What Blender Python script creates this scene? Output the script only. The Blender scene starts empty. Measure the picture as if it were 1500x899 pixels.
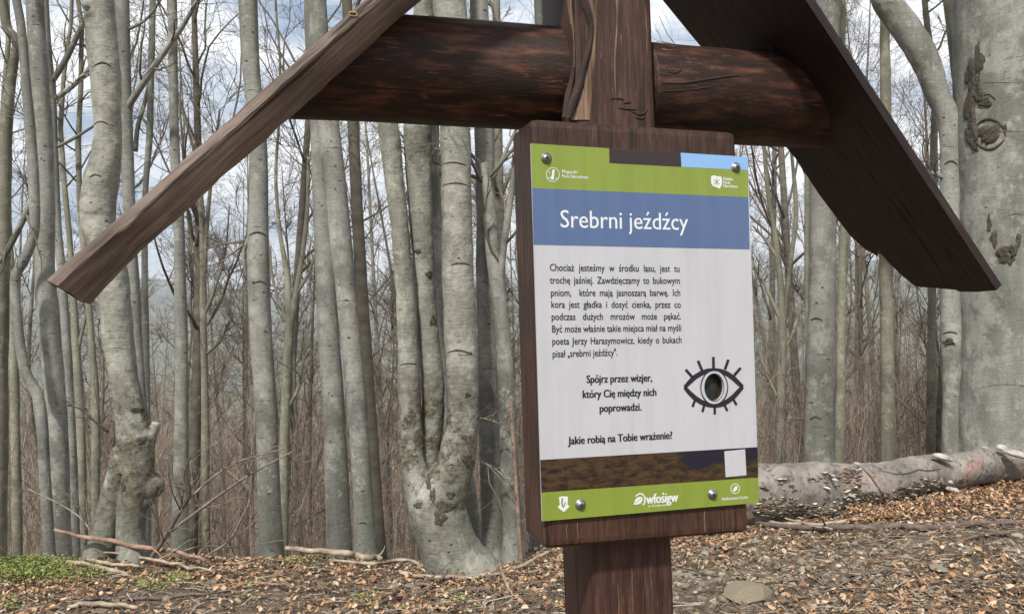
import bpy, math, random
import numpy as np
from mathutils import Vector, Matrix, noise as mnoise
from mathutils.bvhtree import BVHTree

SC = bpy.context.scene
COL = SC.collection
rng = np.random.default_rng(7)
random.seed(7)

# ------------------------------------------------------------------ camera
F = 1130.0                      # focal length in pixels of the 1500 px wide photograph
CXP, CYP = 750.0, 449.5
EYE = 1.65
PITCH = math.radians(0.75)
ROLL = math.radians(1.65)
cam = bpy.data.cameras.new('camera')
cam.sensor_width = 36.0
cam.lens = F / 1500 * 36
cam.clip_start = 0.05
cam.clip_end = 20000
camo = bpy.data.objects.new('camera', cam)
COL.objects.link(camo)
r0 = Vector((1, 0, 0)); f0 = Vector((0, math.cos(PITCH), math.sin(PITCH))); u0 = r0.cross(f0)
Rv = r0 * math.cos(ROLL) - u0 * math.sin(ROLL)
Uv = u0 * math.cos(ROLL) + r0 * math.sin(ROLL)
CP = Vector((0, 0, EYE))
camo.matrix_world = Matrix(((Rv.x, Uv.x, -f0.x, CP.x), (Rv.y, Uv.y, -f0.y, CP.y), (Rv.z, Uv.z, -f0.z, CP.z), (0, 0, 0, 1)))
SC.camera = camo
NR, NU, NF = (np.array(v) for v in (Rv, Uv, f0))
CPn = np.array(CP)

def ray(px, py):
    """direction with unit depth"""
    return NR * ((px - CXP) / F) - NU * ((py - CYP) / F) + NF

def PD(px, py, D):
    return CPn + ray(px, py) * D

# ------------------------------------------------------------------ light
SUN_EL, SUN_AZ = math.radians(50), math.radians(-18)    # azimuth of the light's travel, seen from above (0 = +Y)
SUN_DIR = Vector((-math.sin(SUN_AZ) * math.cos(SUN_EL), math.cos(SUN_AZ) * math.cos(SUN_EL), -math.sin(SUN_EL)))
sl = bpy.data.lights.new('sun', 'SUN'); sl.energy = 4.2; sl.angle = math.radians(4); sl.color = (1.0, 0.965, 0.91)
so = bpy.data.objects.new('sun', sl); COL.objects.link(so)
so.rotation_euler = SUN_DIR.to_track_quat('-Z', 'Y').to_euler()
so.location = (0, 0, 30)

W = bpy.data.worlds.new('World'); SC.world = W; W.use_nodes = True
nt = W.node_tree; nt.nodes.clear()
wo = nt.nodes.new('ShaderNodeOutputWorld'); bg = nt.nodes.new('ShaderNodeBackground')
sky = nt.nodes.new('ShaderNodeTexSky'); sky.sky_type = 'NISHITA'; sky.sun_disc = False
sky.sun_elevation = SUN_EL; sky.sun_rotation = math.atan2(-SUN_DIR.x, -SUN_DIR.y)
sky.dust_density = 2.0
tc = nt.nodes.new('ShaderNodeTexCoord'); mp = nt.nodes.new('ShaderNodeMapping')
mp.inputs['Scale'].default_value = (1.0, 1.0, 3.2)
n1 = nt.nodes.new('ShaderNodeTexNoise'); n1.inputs['Scale'].default_value = 3.6; n1.inputs['Detail'].default_value = 9; n1.inputs['Roughness'].default_value = .62
cr = nt.nodes.new('ShaderNodeValToRGB'); cr.color_ramp.elements[0].position = .36; cr.color_ramp.elements[1].position = .56
n2 = nt.nodes.new('ShaderNodeTexNoise'); n2.inputs['Scale'].default_value = 5; n2.inputs['Detail'].default_value = 8
cr2 = nt.nodes.new('ShaderNodeValToRGB')
cr2.color_ramp.elements[0].position = .3; cr2.color_ramp.elements[0].color = (8.2, 8.7, 9.5, 1)
cr2.color_ramp.elements[1].position = .7; cr2.color_ramp.elements[1].color = (12.0, 12.1, 12.2, 1)
mx = nt.nodes.new('ShaderNodeMixRGB')
hs = nt.nodes.new('ShaderNodeMixRGB'); hs.blend_type = 'MIX'; hs.inputs[0].default_value = .35; hs.inputs[2].default_value = (5.2, 6.8, 9.2, 1)
L = nt.links.new
L(tc.outputs['Generated'], mp.inputs[0]); L(mp.outputs[0], n1.inputs['Vector']); L(mp.outputs[0], n2.inputs['Vector'])
L(n1.outputs[0], cr.inputs[0]); L(n2.outputs[0], cr2.inputs[0])
L(sky.outputs[0], hs.inputs[1]); L(cr.outputs[0], mx.inputs[0]); L(hs.outputs[0], mx.inputs[1]); L(cr2.outputs[0], mx.inputs[2])
L(mx.outputs[0], bg.inputs[0]); bg.inputs[1].default_value = 0.10
L(bg.outputs[0], wo.inputs[0])
SC.view_settings.view_transform = 'Standard'; SC.view_settings.look = 'None'
SC.view_settings.exposure = 0.2; SC.view_settings.gamma = 1.0
SC.cycles.max_bounces = 6; SC.cycles.use_denoising = True

# ------------------------------------------------------------------ mesh helpers
def mesh_np(name, V, Q=None, T=None, smooth=True):
    V = np.asarray(V, dtype=np.float32).reshape(-1, 3)
    nq = 0 if Q is None else len(Q); ntr = 0 if T is None else len(T)
    me = bpy.data.meshes.new(name)
    me.vertices.add(len(V)); me.vertices.foreach_set('co', V.ravel())
    loops = np.concatenate([np.asarray(Q, dtype=np.int32).ravel() if nq else np.zeros(0, np.int32),
                            np.asarray(T, dtype=np.int32).ravel() if ntr else np.zeros(0, np.int32)])
    me.loops.add(len(loops)); me.loops.foreach_set('vertex_index', loops)
    me.polygons.add(nq + ntr)
    st = np.concatenate([np.arange(nq) * 4, nq * 4 + np.arange(ntr) * 3]).astype(np.int32)
    me.polygons.foreach_set('loop_start', st)
    me.polygons.foreach_set('use_smooth', np.full(nq + ntr, smooth, dtype=bool))
    me.update(calc_edges=True)
    return me

class Acc:
    def __init__(s): s.V = []; s.Q = []; s.T = []; s.n = 0
    def add(s, V, Q=None, T=None):
        V = np.asarray(V, float).reshape(-1, 3)
        if Q is not None and len(Q): s.Q.append(np.asarray(Q) + s.n)
        if T is not None and len(T): s.T.append(np.asarray(T) + s.n)
        s.V.append(V); s.n += len(V)
    def tubes(s, P, R, k=3, cap=True):
        """P (T,N,3), R (T,N)"""
        P = np.asarray(P, float); R = np.asarray(R, float)
        if P.ndim == 2: P = P[None]; R = R[None]
        T, N, _ = P.shape
        D = np.gradient(P, axis=1); D /= np.linalg.norm(D, axis=2, keepdims=True) + 1e-9
        ref = np.zeros((T, 1, 3)); m = D.mean(1)
        ax = np.where(np.abs(m[:, 2]) > .7, 0, 2)
        ref[np.arange(T), 0, ax] = 1
        A = np.cross(D, ref); A /= np.linalg.norm(A, axis=2, keepdims=True) + 1e-9
        B = np.cross(D, A)
        th = np.arange(k) * 2 * math.pi / k
        V = P[:, :, None] + R[:, :, None, None] * (np.cos(th)[None, None, :, None] * A[:, :, None] + np.sin(th)[None, None, :, None] * B[:, :, None])
        base = (np.arange(T) * N * k)[:, None, None] + (np.arange(N - 1) * k)[None, :, None]
        j = np.arange(k)[None, None]; j2 = (j + 1) % k
        Q = np.stack([base + j, base + k + j, base + k + j2, base + j2], -1).reshape(-1, 4)
        Tr = None
        if cap and k > 3:
            c = np.arange(1, k - 1)
            t0 = np.stack([np.zeros_like(c), c, c + 1], -1)[None] + (np.arange(T) * N * k)[:, None, None]
            t1 = np.stack([np.zeros_like(c), c + 1, c], -1)[None] + (np.arange(T) * N * k + (N - 1) * k)[:, None, None]
            Tr = np.concatenate([t0.reshape(-1, 3), t1.reshape(-1, 3)])
        s.add(V.reshape(-1, 3), Q, Tr)
    def box(s, c, sx, sy, sz, M=None):
        v = np.array([[x, y, z] for x in (-.5, .5) for y in (-.5, .5) for z in (-.5, .5)]) * (sx, sy, sz)
        if M is not None: v = v @ np.asarray(M).T
        s.add(v + np.asarray(c), [[0, 1, 3, 2], [4, 6, 7, 5], [0, 4, 5, 1], [2, 3, 7, 6], [0, 2, 6, 4], [1, 5, 7, 3]])
    def mesh(s, name, smooth=True, off=(0, 0, 0)):
        V = np.concatenate(s.V) - np.asarray(off)
        return mesh_np(name, V, np.concatenate(s.Q) if s.Q else None, np.concatenate(s.T) if s.T else None, smooth)

ROOT = {}
def tag(o, label=None, cat=None, group=None, kind=None):
    if label: o['label'] = label
    if cat: o['category'] = cat
    if group: o['group'] = group
    if kind: o['kind'] = kind
    return o

def thing(name, loc, label, cat, group=None):
    o = bpy.data.objects.new(name, None); COL.objects.link(o); o.empty_display_size = .1
    o.location = loc; tag(o, label, cat, group)
    ROOT[o.name] = np.array(loc, float)
    return o

def obj(name, me, mat, parent=None):
    """me: mesh or Acc in WORLD coordinates (Acc is shifted to its root's origin)"""
    off = np.zeros(3)
    if parent is not None: off = ROOT[parent.name]
    if isinstance(me, Acc): me = me.mesh(name, off=off)
    o = bpy.data.objects.new(name, me); COL.objects.link(o)
    if mat is not None and len(me.materials) == 0: me.materials.append(mat)
    if parent is not None: o.parent = parent
    ROOT[o.name] = off
    return o

def modmesh(o, mods):
    """apply modifiers and replace the mesh"""
    for t, kw in mods:
        m = o.modifiers.new(t, t)
        for k, v in kw.items(): setattr(m, k, v)
    dg = bpy.context.evaluated_depsgraph_get(); dg.update()
    me = bpy.data.meshes.new_from_object(o.evaluated_get(dg), depsgraph=dg)
    o.modifiers.clear(); old = o.data; o.data = me
    return me

# smooth pseudo noise for numpy
_k = rng.normal(size=(24, 3)); _k /= np.linalg.norm(_k, axis=1, keepdims=True); _ph = rng.uniform(0, 6.28, 24)
def sn(P, sc=1.0, oct=3):
    P = np.asarray(P, float); out = np.zeros(P.shape[:-1]); a = 1.0; f = 6.28 * sc
    for o_ in range(oct):
        for i in range(8):
            j = o_ * 8 + i
            out += a * np.sin((P @ _k[j]) * f * (.7 + .08 * i) + _ph[j]) / 3.0
        a *= .5; f *= 2.1
    return out

# ------------------------------------------------------------------ materials
def mat(name, build):
    m = bpy.data.materials.new(name); m.use_nodes = True; t = m.node_tree
    b = t.nodes['Principled BSDF']; build(t, b); return m

def N(t, ty, **kw):
    n = t.nodes.new('ShaderNode' + ty)
    for k, v in kw.items():
        if k.startswith('i_'):
            kk = k[2:].replace('_', ' ')
            n.inputs[kk].default_value = v
        else: setattr(n, k, v)
    return n

def ramp(t, src, stops):
    n = N(t, 'ValToRGB'); e = n.color_ramp.elements
    while len(e) < len(stops): e.new(.5)
    for i, (p, c) in enumerate(stops):
        e[i].position = p; e[i].color = (c[0], c[1], c[2], 1) if not isinstance(c, (int, float)) else (c, c, c, 1)
    t.links.new(src, n.inputs[0]); return n.outputs[0]

def noise_(t, scale, det=4, vec=None, rough=.55):
    n = N(t, 'TexNoise'); n.inputs['Scale'].default_value = scale; n.inputs['Detail'].default_value = det; n.inputs['Roughness'].default_value = rough
    if vec is not None: t.links.new(vec, n.inputs['Vector'])
    return n.outputs[0]

def mapped(t, sc, rot=(0, 0, 0), src='Object'):
    tc = N(t, 'TexCoord'); mp = N(t, 'Mapping'); mp.inputs['Scale'].default_value = sc; mp.inputs['Rotation'].default_value = rot
    t.links.new(tc.outputs[src], mp.inputs[0]); return mp.outputs[0]

def mix(t, fac, a, b, mode='MIX'):
    n = N(t, 'MixRGB', blend_type=mode)
    for i, v in ((0, fac), (1, a), (2, b)):
        if hasattr(v, 'links') or hasattr(v, 'is_linked'): t.links.new(v, n.inputs[i])
        elif isinstance(v, (int, float)): n.inputs[i].default_value = v if i == 0 else (v, v, v, 1)
        else: n.inputs[i].default_value = (*v[:3], 1)
    return n.outputs[0]

def bump(t, b, h, strength=.3, dist=.01):
    n = N(t, 'Bump'); n.inputs['Strength'].default_value = strength; n.inputs['Distance'].default_value = dist
    t.links.new(h, n.inputs['Height']); t.links.new(n.outputs[0], b.inputs['Normal'])

def beech(name, base, dark, light, spots=.62, scale=1.0, rough_amt=0.0):
    def f(t, b):
        v = mapped(t, (1, 1, 1)); vs = mapped(t, (2.2, 2.2, 26)); vb = mapped(t, (1, 1, .35))
        oi = N(t, 'ObjectInfo')
        c1 = ramp(t, noise_(t, 3.2 * scale, 5, vb), [(.3, dark), (.52, base), (.75, light)])
        streak = ramp(t, noise_(t, 3.0 * scale, 4, vs), [(.34, .55), (.43, .93), (.55, 1.0), (.68, 1.14)])
        c2 = mix(t, .6, c1, streak, 'MULTIPLY')
        va = mapped(t, (1.6, 1.6, .22)); alg = ramp(t, noise_(t, 1.7 * scale, 5, va, .65), [(.42, 0), (.62, .8)])
        c2 = mix(t, alg, c2, (base[0] * .46, base[1] * .48, base[2] * .43))
        blot = ramp(t, noise_(t, 2.6 * scale, 7, mapped(t, (1, 1, .8)), .7), [(.50, 0), (.60, .65)]); c2 = mix(t, blot, c2, (light[0] * 1.12, light[1] * 1.13, light[2] * 1.12))
        vf = mapped(t, (1.2, 1.2, 9)); dash = ramp(t, noise_(t, 13 * scale, 4, vf, .6), [(.32, .38), (.385, 1.0), (.62, 1.0), (.70, 1.22)]); c2 = mix(t, .75, c2, dash, 'MULTIPLY')
        fine = ramp(t, noise_(t, 42 * scale, 4, v), [(.3, .8), (.7, 1.2)])
        c2 = mix(t, .7, c2, fine, 'MULTIPLY')
        vsp = mapped(t, (1, 1, 2.6))
        sp = ramp(t, noise_(t, 16 * scale, 3, vsp), [(spots + .02, 0), (spots + .1, 1)])
        sp = mix(t, 1.0, sp, .62, 'MULTIPLY'); c3 = mix(t, sp, c2, (dark[0] * .45, dark[1] * .43, dark[2] * .4))
        lich = ramp(t, noise_(t, 7 * scale, 6, v, .7), [(.585, 0), (.62, .5)])
        c3 = mix(t, lich, c3, (light[0] * 1.18, light[1] * 1.2, light[2] * 1.12))
        if rough_amt:
            rg = ramp(t, noise_(t, 7, 7, v, .75), [(.46, 0), (.54, 1)])
            sx_ = N(t, 'SeparateXYZ'); t.links.new(v, sx_.inputs[0]); mr = N(t, 'MapRange'); mr.inputs[1].default_value = 1.65; mr.inputs[2].default_value = 1.25; t.links.new(sx_.outputs[2], mr.inputs[0])
            m2_ = N(t, 'MapRange'); m2_.inputs[1].default_value = .25; m2_.inputs[2].default_value = .65; m2_.inputs[3].default_value = .25; t.links.new(sx_.outputs[2], m2_.inputs[0])
            rg = mix(t, 1.0, mix(t, 1.0, rg, mr.outputs[0], 'MULTIPLY'), m2_.outputs[0], 'MULTIPLY')
            c3 = mix(t, rg, c3, mix(t, ramp(t, noise_(t, 30, 3, v), [(.35, 0), (.65, 1)]), (.045, .038, .026), (.17, .15, .10)))
        hv = N(t, 'HueSaturation'); t.links.new(c3, hv.inputs['Color'])
        vv = N(t, 'MapRange'); vv.inputs['To Min'].default_value = .82; vv.inputs['To Max'].default_value = 1.12
        t.links.new(oi.outputs['Random'], vv.inputs[0]); t.links.new(vv.outputs[0], hv.inputs['Value'])
        t.links.new(hv.outputs[0], b.inputs['Base Color'])
        b.inputs['Roughness'].default_value = .8
        h = mix(t, .7, noise_(t, 3.0 * scale, 5, vs), noise_(t, 25 * scale, 5, v, .65))
        bump(t, b, h, .38 + rough_amt * .5, .012)
    return mat(name, f)

M_beech = beech('beech_bark', (.24, .236, .206), (.138, .136, .117), (.335, .33, .295))
M_beechrough = beech('beech_bark_rough', (.245, .238, .196), (.15, .146, .117), (.35, .342, .29), .6, 1.0, 1.0)
M_beecholive = beech('beech_bark_olive', (.235, .225, .165), (.14, .135, .10), (.31, .295, .225))
M_scar = mat('bark_scar', lambda t, b: (t.links.new(ramp(t, noise_(t, 45, 4, mapped(t, (1, 1, 1))), [(.3, (.03, .025, .018)), (.6, (.085, .072, .052)), (.8, (.19, .17, .135))]), b.inputs['Base Color']),
                                        bump(t, b, noise_(t, 60, 4, mapped(t, (1, 1, 1))), .8, .01), setattr(b.inputs['Roughness'], 'default_value', .9)))

def farbark(name, cols):
    def f(t, b):
        oi = N(t, 'ObjectInfo'); v = mapped(t, (1.5, 1.5, 3))
        c = ramp(t, oi.outputs['Random'], [(i / (len(cols) - 1), c) for i, c in enumerate(cols)])
        g = ramp(t, noise_(t, 2.5, 5, v), [(.3, .6), (.7, 1.35)])
        t.links.new(mix(t, 1.0, c, g, 'MULTIPLY'), b.inputs['Base Color']); b.inputs['Roughness'].default_value = .9
    return mat(name, f)
M_far = farbark('distant_bark', [(.13, .11, .085), (.21, .195, .15), (.11, .09, .07), (.25, .24, .2)])
M_twig = farbark('twig_bark', [(.17, .135, .10), (.20, .17, .125), (.13, .105, .078)])
M_brush = mat('brushwood', lambda t, b: (t.links.new(ramp(t, N(t, 'NewGeometry').outputs['Random Per Island'], [(0, (.13, .10, .072)), (.5, (.25, .195, .145)), (1, (.42, .34, .26))]), b.inputs['Base Color']), setattr(b.inputs['Roughness'], 'default_value', .9)))

def ground_f(t, b):
    v = mapped(t, (1, 1, 1)); g = N(t, 'NewGeometry'); tcn = N(t, 'TexCoord')
    near = ramp(t, noise_(t, 9, 8, v, .7), [(.3, (.05, .037, .026)), (.5, (.13, .093, .062)), (.7, (.25, .18, .12))])
    mid = ramp(t, noise_(t, .6, 8, v, .7), [(.3, (.13, .095, .066)), (.6, (.22, .16, .11)), (.8, (.28, .215, .15))])
    far = ramp(t, noise_(t, .004, 6, v, .6), [(.35, (.06, .07, .065)), (.5, (.12, .14, .09)), (.55, (.08, .08, .07)), (.7, (.17, .18, .13))])
    L_ = N(t, 'VectorMath', operation='LENGTH'); t.links.new(g.outputs['Position'], L_.inputs[0])
    f1 = N(t, 'MapRange'); f1.inputs[1].default_value = 9; f1.inputs[2].default_value = 14; t.links.new(L_.outputs['Value'], f1.inputs[0])
    f2 = N(t, 'MapRange'); f2.inputs[1].default_value = 300; f2.inputs[2].default_value = 600; t.links.new(L_.outputs['Value'], f2.inputs[0])
    t.links.new(mix(t, f2.outputs[0], mix(t, f1.outputs[0], near, mid), far), b.inputs['Base Color'])
    b.inputs['Roughness'].default_value = .95
    bump(t, b, noise_(t, 40, 6, v, .7), .8, .02)
M_ground = mat('forest_soil', ground_f)

def island(name, stops, rough=.8, noise_sc=None):
    def f(t, b):
        c = ramp(t, N(t, 'NewGeometry').outputs['Random Per Island'], stops)
        if noise_sc: c = mix(t, .8, c, ramp(t, noise_(t, noise_sc, 4, mapped(t, (1, 1, 1))), [(.3, .65), (.7, 1.3)]), 'MULTIPLY')
        t.links.new(c, b.inputs['Base Color']); b.inputs['Roughness'].default_value = rough
    return mat(name, f)
M_leaf = island('dry_beech_leaves', [(0, (.05, .032, .021)), (.25, (.16, .085, .043)), (.5, (.33, .18, .088)), (.78, (.50, .30, .155)), (.93, (.60, .45, .30)), (1, (.44, .39, .30))], .7)
M_green = island('fresh_green_leaves', [(0, (.08, .105, .025)), (.5, (.18, .22, .05)), (1, (.33, .36, .10))], .6)
M_litter = island('wood_litter', [(0, (.05, .037, .027)), (.4, (.14, .105, .075)), (.7, (.26, .205, .15)), (1, (.46, .40, .31))], .9)
M_gravel = island('stone_chips', [(0, (.15, .115, .075)), (.5, (.26, .215, .145)), (1, (.40, .34, .25))], .9, 60)
def stone_f(t, b):
    v = mapped(t, (1, 1, 1)); oi = N(t, 'ObjectInfo')
    c = ramp(t, oi.outputs['Random'], [(0, (.20, .165, .11)), (.4, (.27, .225, .155)), (.7, (.19, .175, .145)), (1, (.38, .31, .21))])
    c = mix(t, .9, c, ramp(t, noise_(t, 22, 7, v, .7), [(.3, .55), (.5, .95), (.7, 1.35)]), 'MULTIPLY')
    t.links.new(c, b.inputs['Base Color']); b.inputs['Roughness'].default_value = .9; bump(t, b, noise_(t, 50, 6, v), .6, .006)
M_stone = mat('sandstone', stone_f)
def stick_mat(name, a, c):
    def f(t, b):
        v = mapped(t, (1, 1, 1))
        t.links.new(ramp(t, noise_(t, 14, 6, v, .65), [(.32, a), (.66, c)]), b.inputs['Base Color']); b.inputs['Roughness'].default_value = .85
        bump(t, b, noise_(t, 60, 4, v), .5, .005)
    return mat(name, f)
M_stickpale = stick_mat('weathered_stick', (.17, .125, .085), (.46, .38, .28))
M_stickdark = stick_mat('dark_stick', (.05, .038, .03), (.19, .145, .12))
M_stickred = stick_mat('reddish_stick', (.16, .085, .05), (.38, .26, .18))
M_splinter = stick_mat('split_wood', (.17, .11, .075), (.36, .26, .18))

# stained timber; 'along' is the grain direction as an index of stretched coordinates in the sign's own frame
SIGN_RZ = None
def timber(name, rz, sc, cols, worn, wear=.62, gloss=.5, tilt=0.0):
    def f(t, b):
        tcn = N(t, 'TexCoord')
        m1 = N(t, 'Mapping'); m1.vector_type = 'POINT'; m1.inputs['Rotation'].default_value = (0, 0, -rz)
        t.links.new(tcn.outputs['Object'], m1.inputs[0])
        m0 = N(t, 'Mapping'); m0.inputs['Rotation'].default_value = (0, tilt, 0); t.links.new(m1.outputs[0], m0.inputs[0])
        m2 = N(t, 'Mapping'); m2.inputs['Scale'].default_value = sc; t.links.new(m0.outputs[0], m2.inputs[0])
        v = m2.outputs[0]; v0 = m0.outputs[0]
        g = noise_(t, 9, 8, v, .65)
        c = ramp(t, g, [(.3, cols[0]), (.5, cols[1]), (.72, cols[2])])
        pat = ramp(t, noise_(t, 7, 5, v0, .6), [(.35, .65), (.65, 1.3)])
        c = mix(t, .8, c, pat, 'MULTIPLY')
        w = ramp(t, noise_(t, 16, 6, v, .7), [(wear, 0), (wear + .1, 1)])
        w2 = ramp(t, noise_(t, 5, 3, v0), [(.45, 0), (.62, 1)])
        wm = mix(t, 1.0, w, w2, 'MULTIPLY')
        c = mix(t, wm, c, worn)
        mc = N(t, 'Mapping'); mc.inputs['Scale'].default_value = (sc[0] * .55, sc[1] * 1.6, sc[2] * 1.6) if sc[0] < sc[2] else (sc[0] * 1.6, sc[1] * 1.6, sc[2] * .55); t.links.new(v0, mc.inputs[0])
        cr_ = ramp(t, noise_(t, 5, 3, mc.outputs[0], .5), [(.355, 1), (.385, 0)]); c = mix(t, mix(t, 1.0, cr_, .8, 'MULTIPLY'), c, (.012, .008, .007))
        t.links.new(c, b.inputs['Base Color'])
        b.inputs['Roughness'].default_value = gloss
        b.inputs['Specular IOR Level'].default_value = .35
        bump(t, b, mix(t, .35, g, noise_(t, 60, 3, v)), .6, .004)
    return mat(name, f)

# ------------------------------------------------------------------ terrain
def crest(x):
    s = 1 / (1 + np.exp(-(x - 1.2) * 2.2))
    return 6.3 + 3.6 * s
def hgt(x, y):
    x = np.asarray(x, float); y = np.asarray(y, float)
    P = np.stack([x, y, 0 * x], -1)
    yc = crest(x)
    slp = .10 + .065 * np.exp(-((x + .45) / 1.2) ** 2) - .015 / (1 + np.exp(-(x - 1.5) * 3))
    near = 1.65 - 1.645 - slp * (np.minimum(y, yc) - 4.2) + .018 * np.clip(x, -30, 30)
    d = np.maximum(y - yc, 0) * 1.0
    drop = -.36 * np.minimum(d, 16) - .22 * np.clip(d - 16, 0, 60) - .13 * np.clip(d - 76, 0, 170) - .045 * np.clip(d - 246, 0, 900)
    soft = 0
    h = near + drop + soft
    r = np.hypot(x, y)
    h = h + np.where(y < 12, .028 * sn(P, .55, 3) + .007 * sn(P, 4, 2), 0) + np.clip((d - 3) / 10, 0, 1) * .35 * sn(P, .06, 2)
    far = np.clip((r - 1400) / 2200, 0, 1); far = far * far * (3 - 2 * far)
    hill = 225 + 65 * sn(P, .00022, 3)
    h = h + np.where(y > 0, far * hill, 0)
    return h

def build_terrain():
    th = np.concatenate([np.radians(np.linspace(-200, -46, 40))[:-1], np.radians(np.linspace(-46, 46, 330)), np.radians(np.linspace(46, 160, 30))[1:-0 or None]])
    th = th[:-1] if abs((th[-1] - th[0]) - 2 * math.pi) < 1e-3 else th
    r = np.concatenate([np.linspace(.3, 3, 14)[:-1], np.linspace(3, 11, 210)[:-1], np.geomspace(11, 7000, 120)])
    TH, RR = np.meshgrid(th, r); X = RR * np.sin(TH); Y = RR * np.cos(TH)
    Z = hgt(X, Y); V = np.stack([X, Y, Z], -1).reshape(-1, 3)
    nr, nth = X.shape
    i = np.arange(nr - 1)[:, None]; j = np.arange(nth)[None]; j2 = (j + 1) % nth
    Q = np.stack([i * nth + j, i * nth + j2, (i + 1) * nth + j2, (i + 1) * nth + j], -1).reshape(-1, 4)
    Q = Q[:, ::-1]
    c = len(V); V = np.vstack([V, [[0, 0, float(hgt(0., 0.))]]])
    jj = np.arange(nth); T = np.stack([np.full(nth, c), (jj + 1) % nth, jj], -1)
    me = mesh_np('ground', V, Q, T, True)
    o = obj('ground', me, M_ground); tag(o, kind='structure')
    return o
build_terrain()

def G(px, py, lift=0.0):
    """where the pixel's ray meets the ground"""
    d = ray(px, py); t = np.concatenate([np.linspace(1.5, 12, 600), np.linspace(12, 80, 400)])
    P = CPn + d[None] * t[:, None]
    dz = P[:, 2] - hgt(P[:, 0], P[:, 1])
    k = np.argmax(dz < 0)
    if dz[k] >= 0: k = 300
    p = P[k].copy(); p[2] = float(hgt(p[0], p[1])) + lift
    return p

def GV(PX, PY, tmax=12):
    """vectorised ground hits for many pixels; returns points and mask"""
    d = (PX[:, None] - CXP) / F * NR - (PY[:, None] - CYP) / F * NU + NF
    t = np.full(len(PX), 2.0); hit = np.zeros(len(PX), bool)
    for _ in range(260):
        P = CPn + d * t[:, None]; below = P[:, 2] < hgt(P[:, 0], P[:, 1]); hit |= below
        t = np.where(hit, t, t + .04)
    P = CPn + d * t[:, None]; return P, hit & (t < tmax)

# ------------------------------------------------------------------ the sign
aV = NR * (4435 - 750) + NU * (-2.5) * -1 + NF * F
aV[2] = 0; aV /= np.linalg.norm(aV)
cV = np.array([0, 0, 1.]); bV = np.cross(cV, aV)
SO = PD(778, 210, 1.2)           # top left corner of the panel's face
RZ = math.atan2(aV[1], aV[0])
def Sb(px, py, b=0.0):
    """ray through the pixel meets the plane parallel to the panel, b metres behind it -> (a,b,c)"""
    d = ray(px, py); t = ((SO - CPn) @ bV + b) / (d @ bV); p = CPn + d * t - SO
    return np.array([p @ aV, b, p @ cV])
def SW(q):
    q = np.asarray(q, float); return SO + q[..., 0:1] * aV + q[..., 1:2] * bV + q[..., 2:3] * cV

M_board = timber('dark_stained_board', RZ, (14, 14, 1.3), [(.028, .013, .009), (.058, .027, .017), (.10, .05, .031)], (.22, .13, .085), .63, .5)
M_post = timber('dark_stained_post', RZ, (13, 13, 1.1), [(.026, .012, .009), (.058, .026, .018), (.11, .055, .037)], (.30, .18, .10), .60, .55)
M_logw = timber('dark_stained_log', RZ, (1.3, 6.5, 6.5), [(.012, .006, .004), (.032, .014, .009), (.15, .058, .032)], (.24, .11, .07), .58, .6)
def plain(name, c, rough=.5, metal=0.0, spec=None, grime=.0):
    def f(t, b):
        if grime:
            g = mix(t, .5, ramp(t, noise_(t, 14, 6, mapped(t, (1, 1, .5)), .65), [(.3, 1 - grime * 1.6), (.6, 1.0)]), ramp(t, noise_(t, 30, 5, mapped(t, (1.5, 1.5, .07)), .6), [(.35, 1 - grime * 1.8), (.55, 1.0)]))
            t.links.new(mix(t, 1.0, c, g, 'MULTIPLY'), b.inputs['Base Color'])
        else: b.inputs['Base Color'].default_value = (*c, 1)
        b.inputs['Roughness'].default_value = rough; b.inputs['Metallic'].default_value = metal
    return mat(name, f)
M_pgreen = plain('printed_green', (.235, .30, .045), .35, grime=.1)
M_pblue = plain('printed_blue', (.095, .15, .285), .35, grime=.08)
M_plight = plain('printed_light_blue', (.24, .44, .74), .35)
M_pbrown = plain('printed_brown', (.032, .020, .020), .4)
M_pwhite = plain('printed_white', (.52, .52, .54), .3, grime=.07)
M_ink = plain('printed_black', (.016, .014, .022), .45)
M_white = plain('printed_white_lettering', (.72, .74, .74), .4)
M_steel = plain('steel', (.42, .42, .42), .38, .9, grime=.4)
M_hole = plain('dark_slot', (.015, .015, .015), .8)
def photo_f(t, b):
    v = mapped(t, (.35, .35, 1)); v2 = mapped(t, (1, 1, 1))
    c = ramp(t, noise_(t, 130, 8, v, .8), [(.3, (.008, .006, .006)), (.45, (.025, .015, .010)), (.58, (.085, .048, .02)), (.66, (.035, .026, .012)), (.76, (.17, .10, .04))])
    w = ramp(t, noise_(t, 9, 3, v), [(.62, 0), (.66, 1)])
    t.links.new(mix(t, w, c, (.014, .013, .024)), b.inputs['Base Color']); b.inputs['Roughness'].default_value = .35
M_photo = mat('printed_undergrowth', photo_f)

base_post = SW(Sb(925, 700, .1)); base_post[2] = float(hgt(base_post[0], base_post[1]))
sign = thing('signpost', base_post, 'dark brown wooden signpost with log arms, sloping roof planks and information panel', 'sign')

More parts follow.
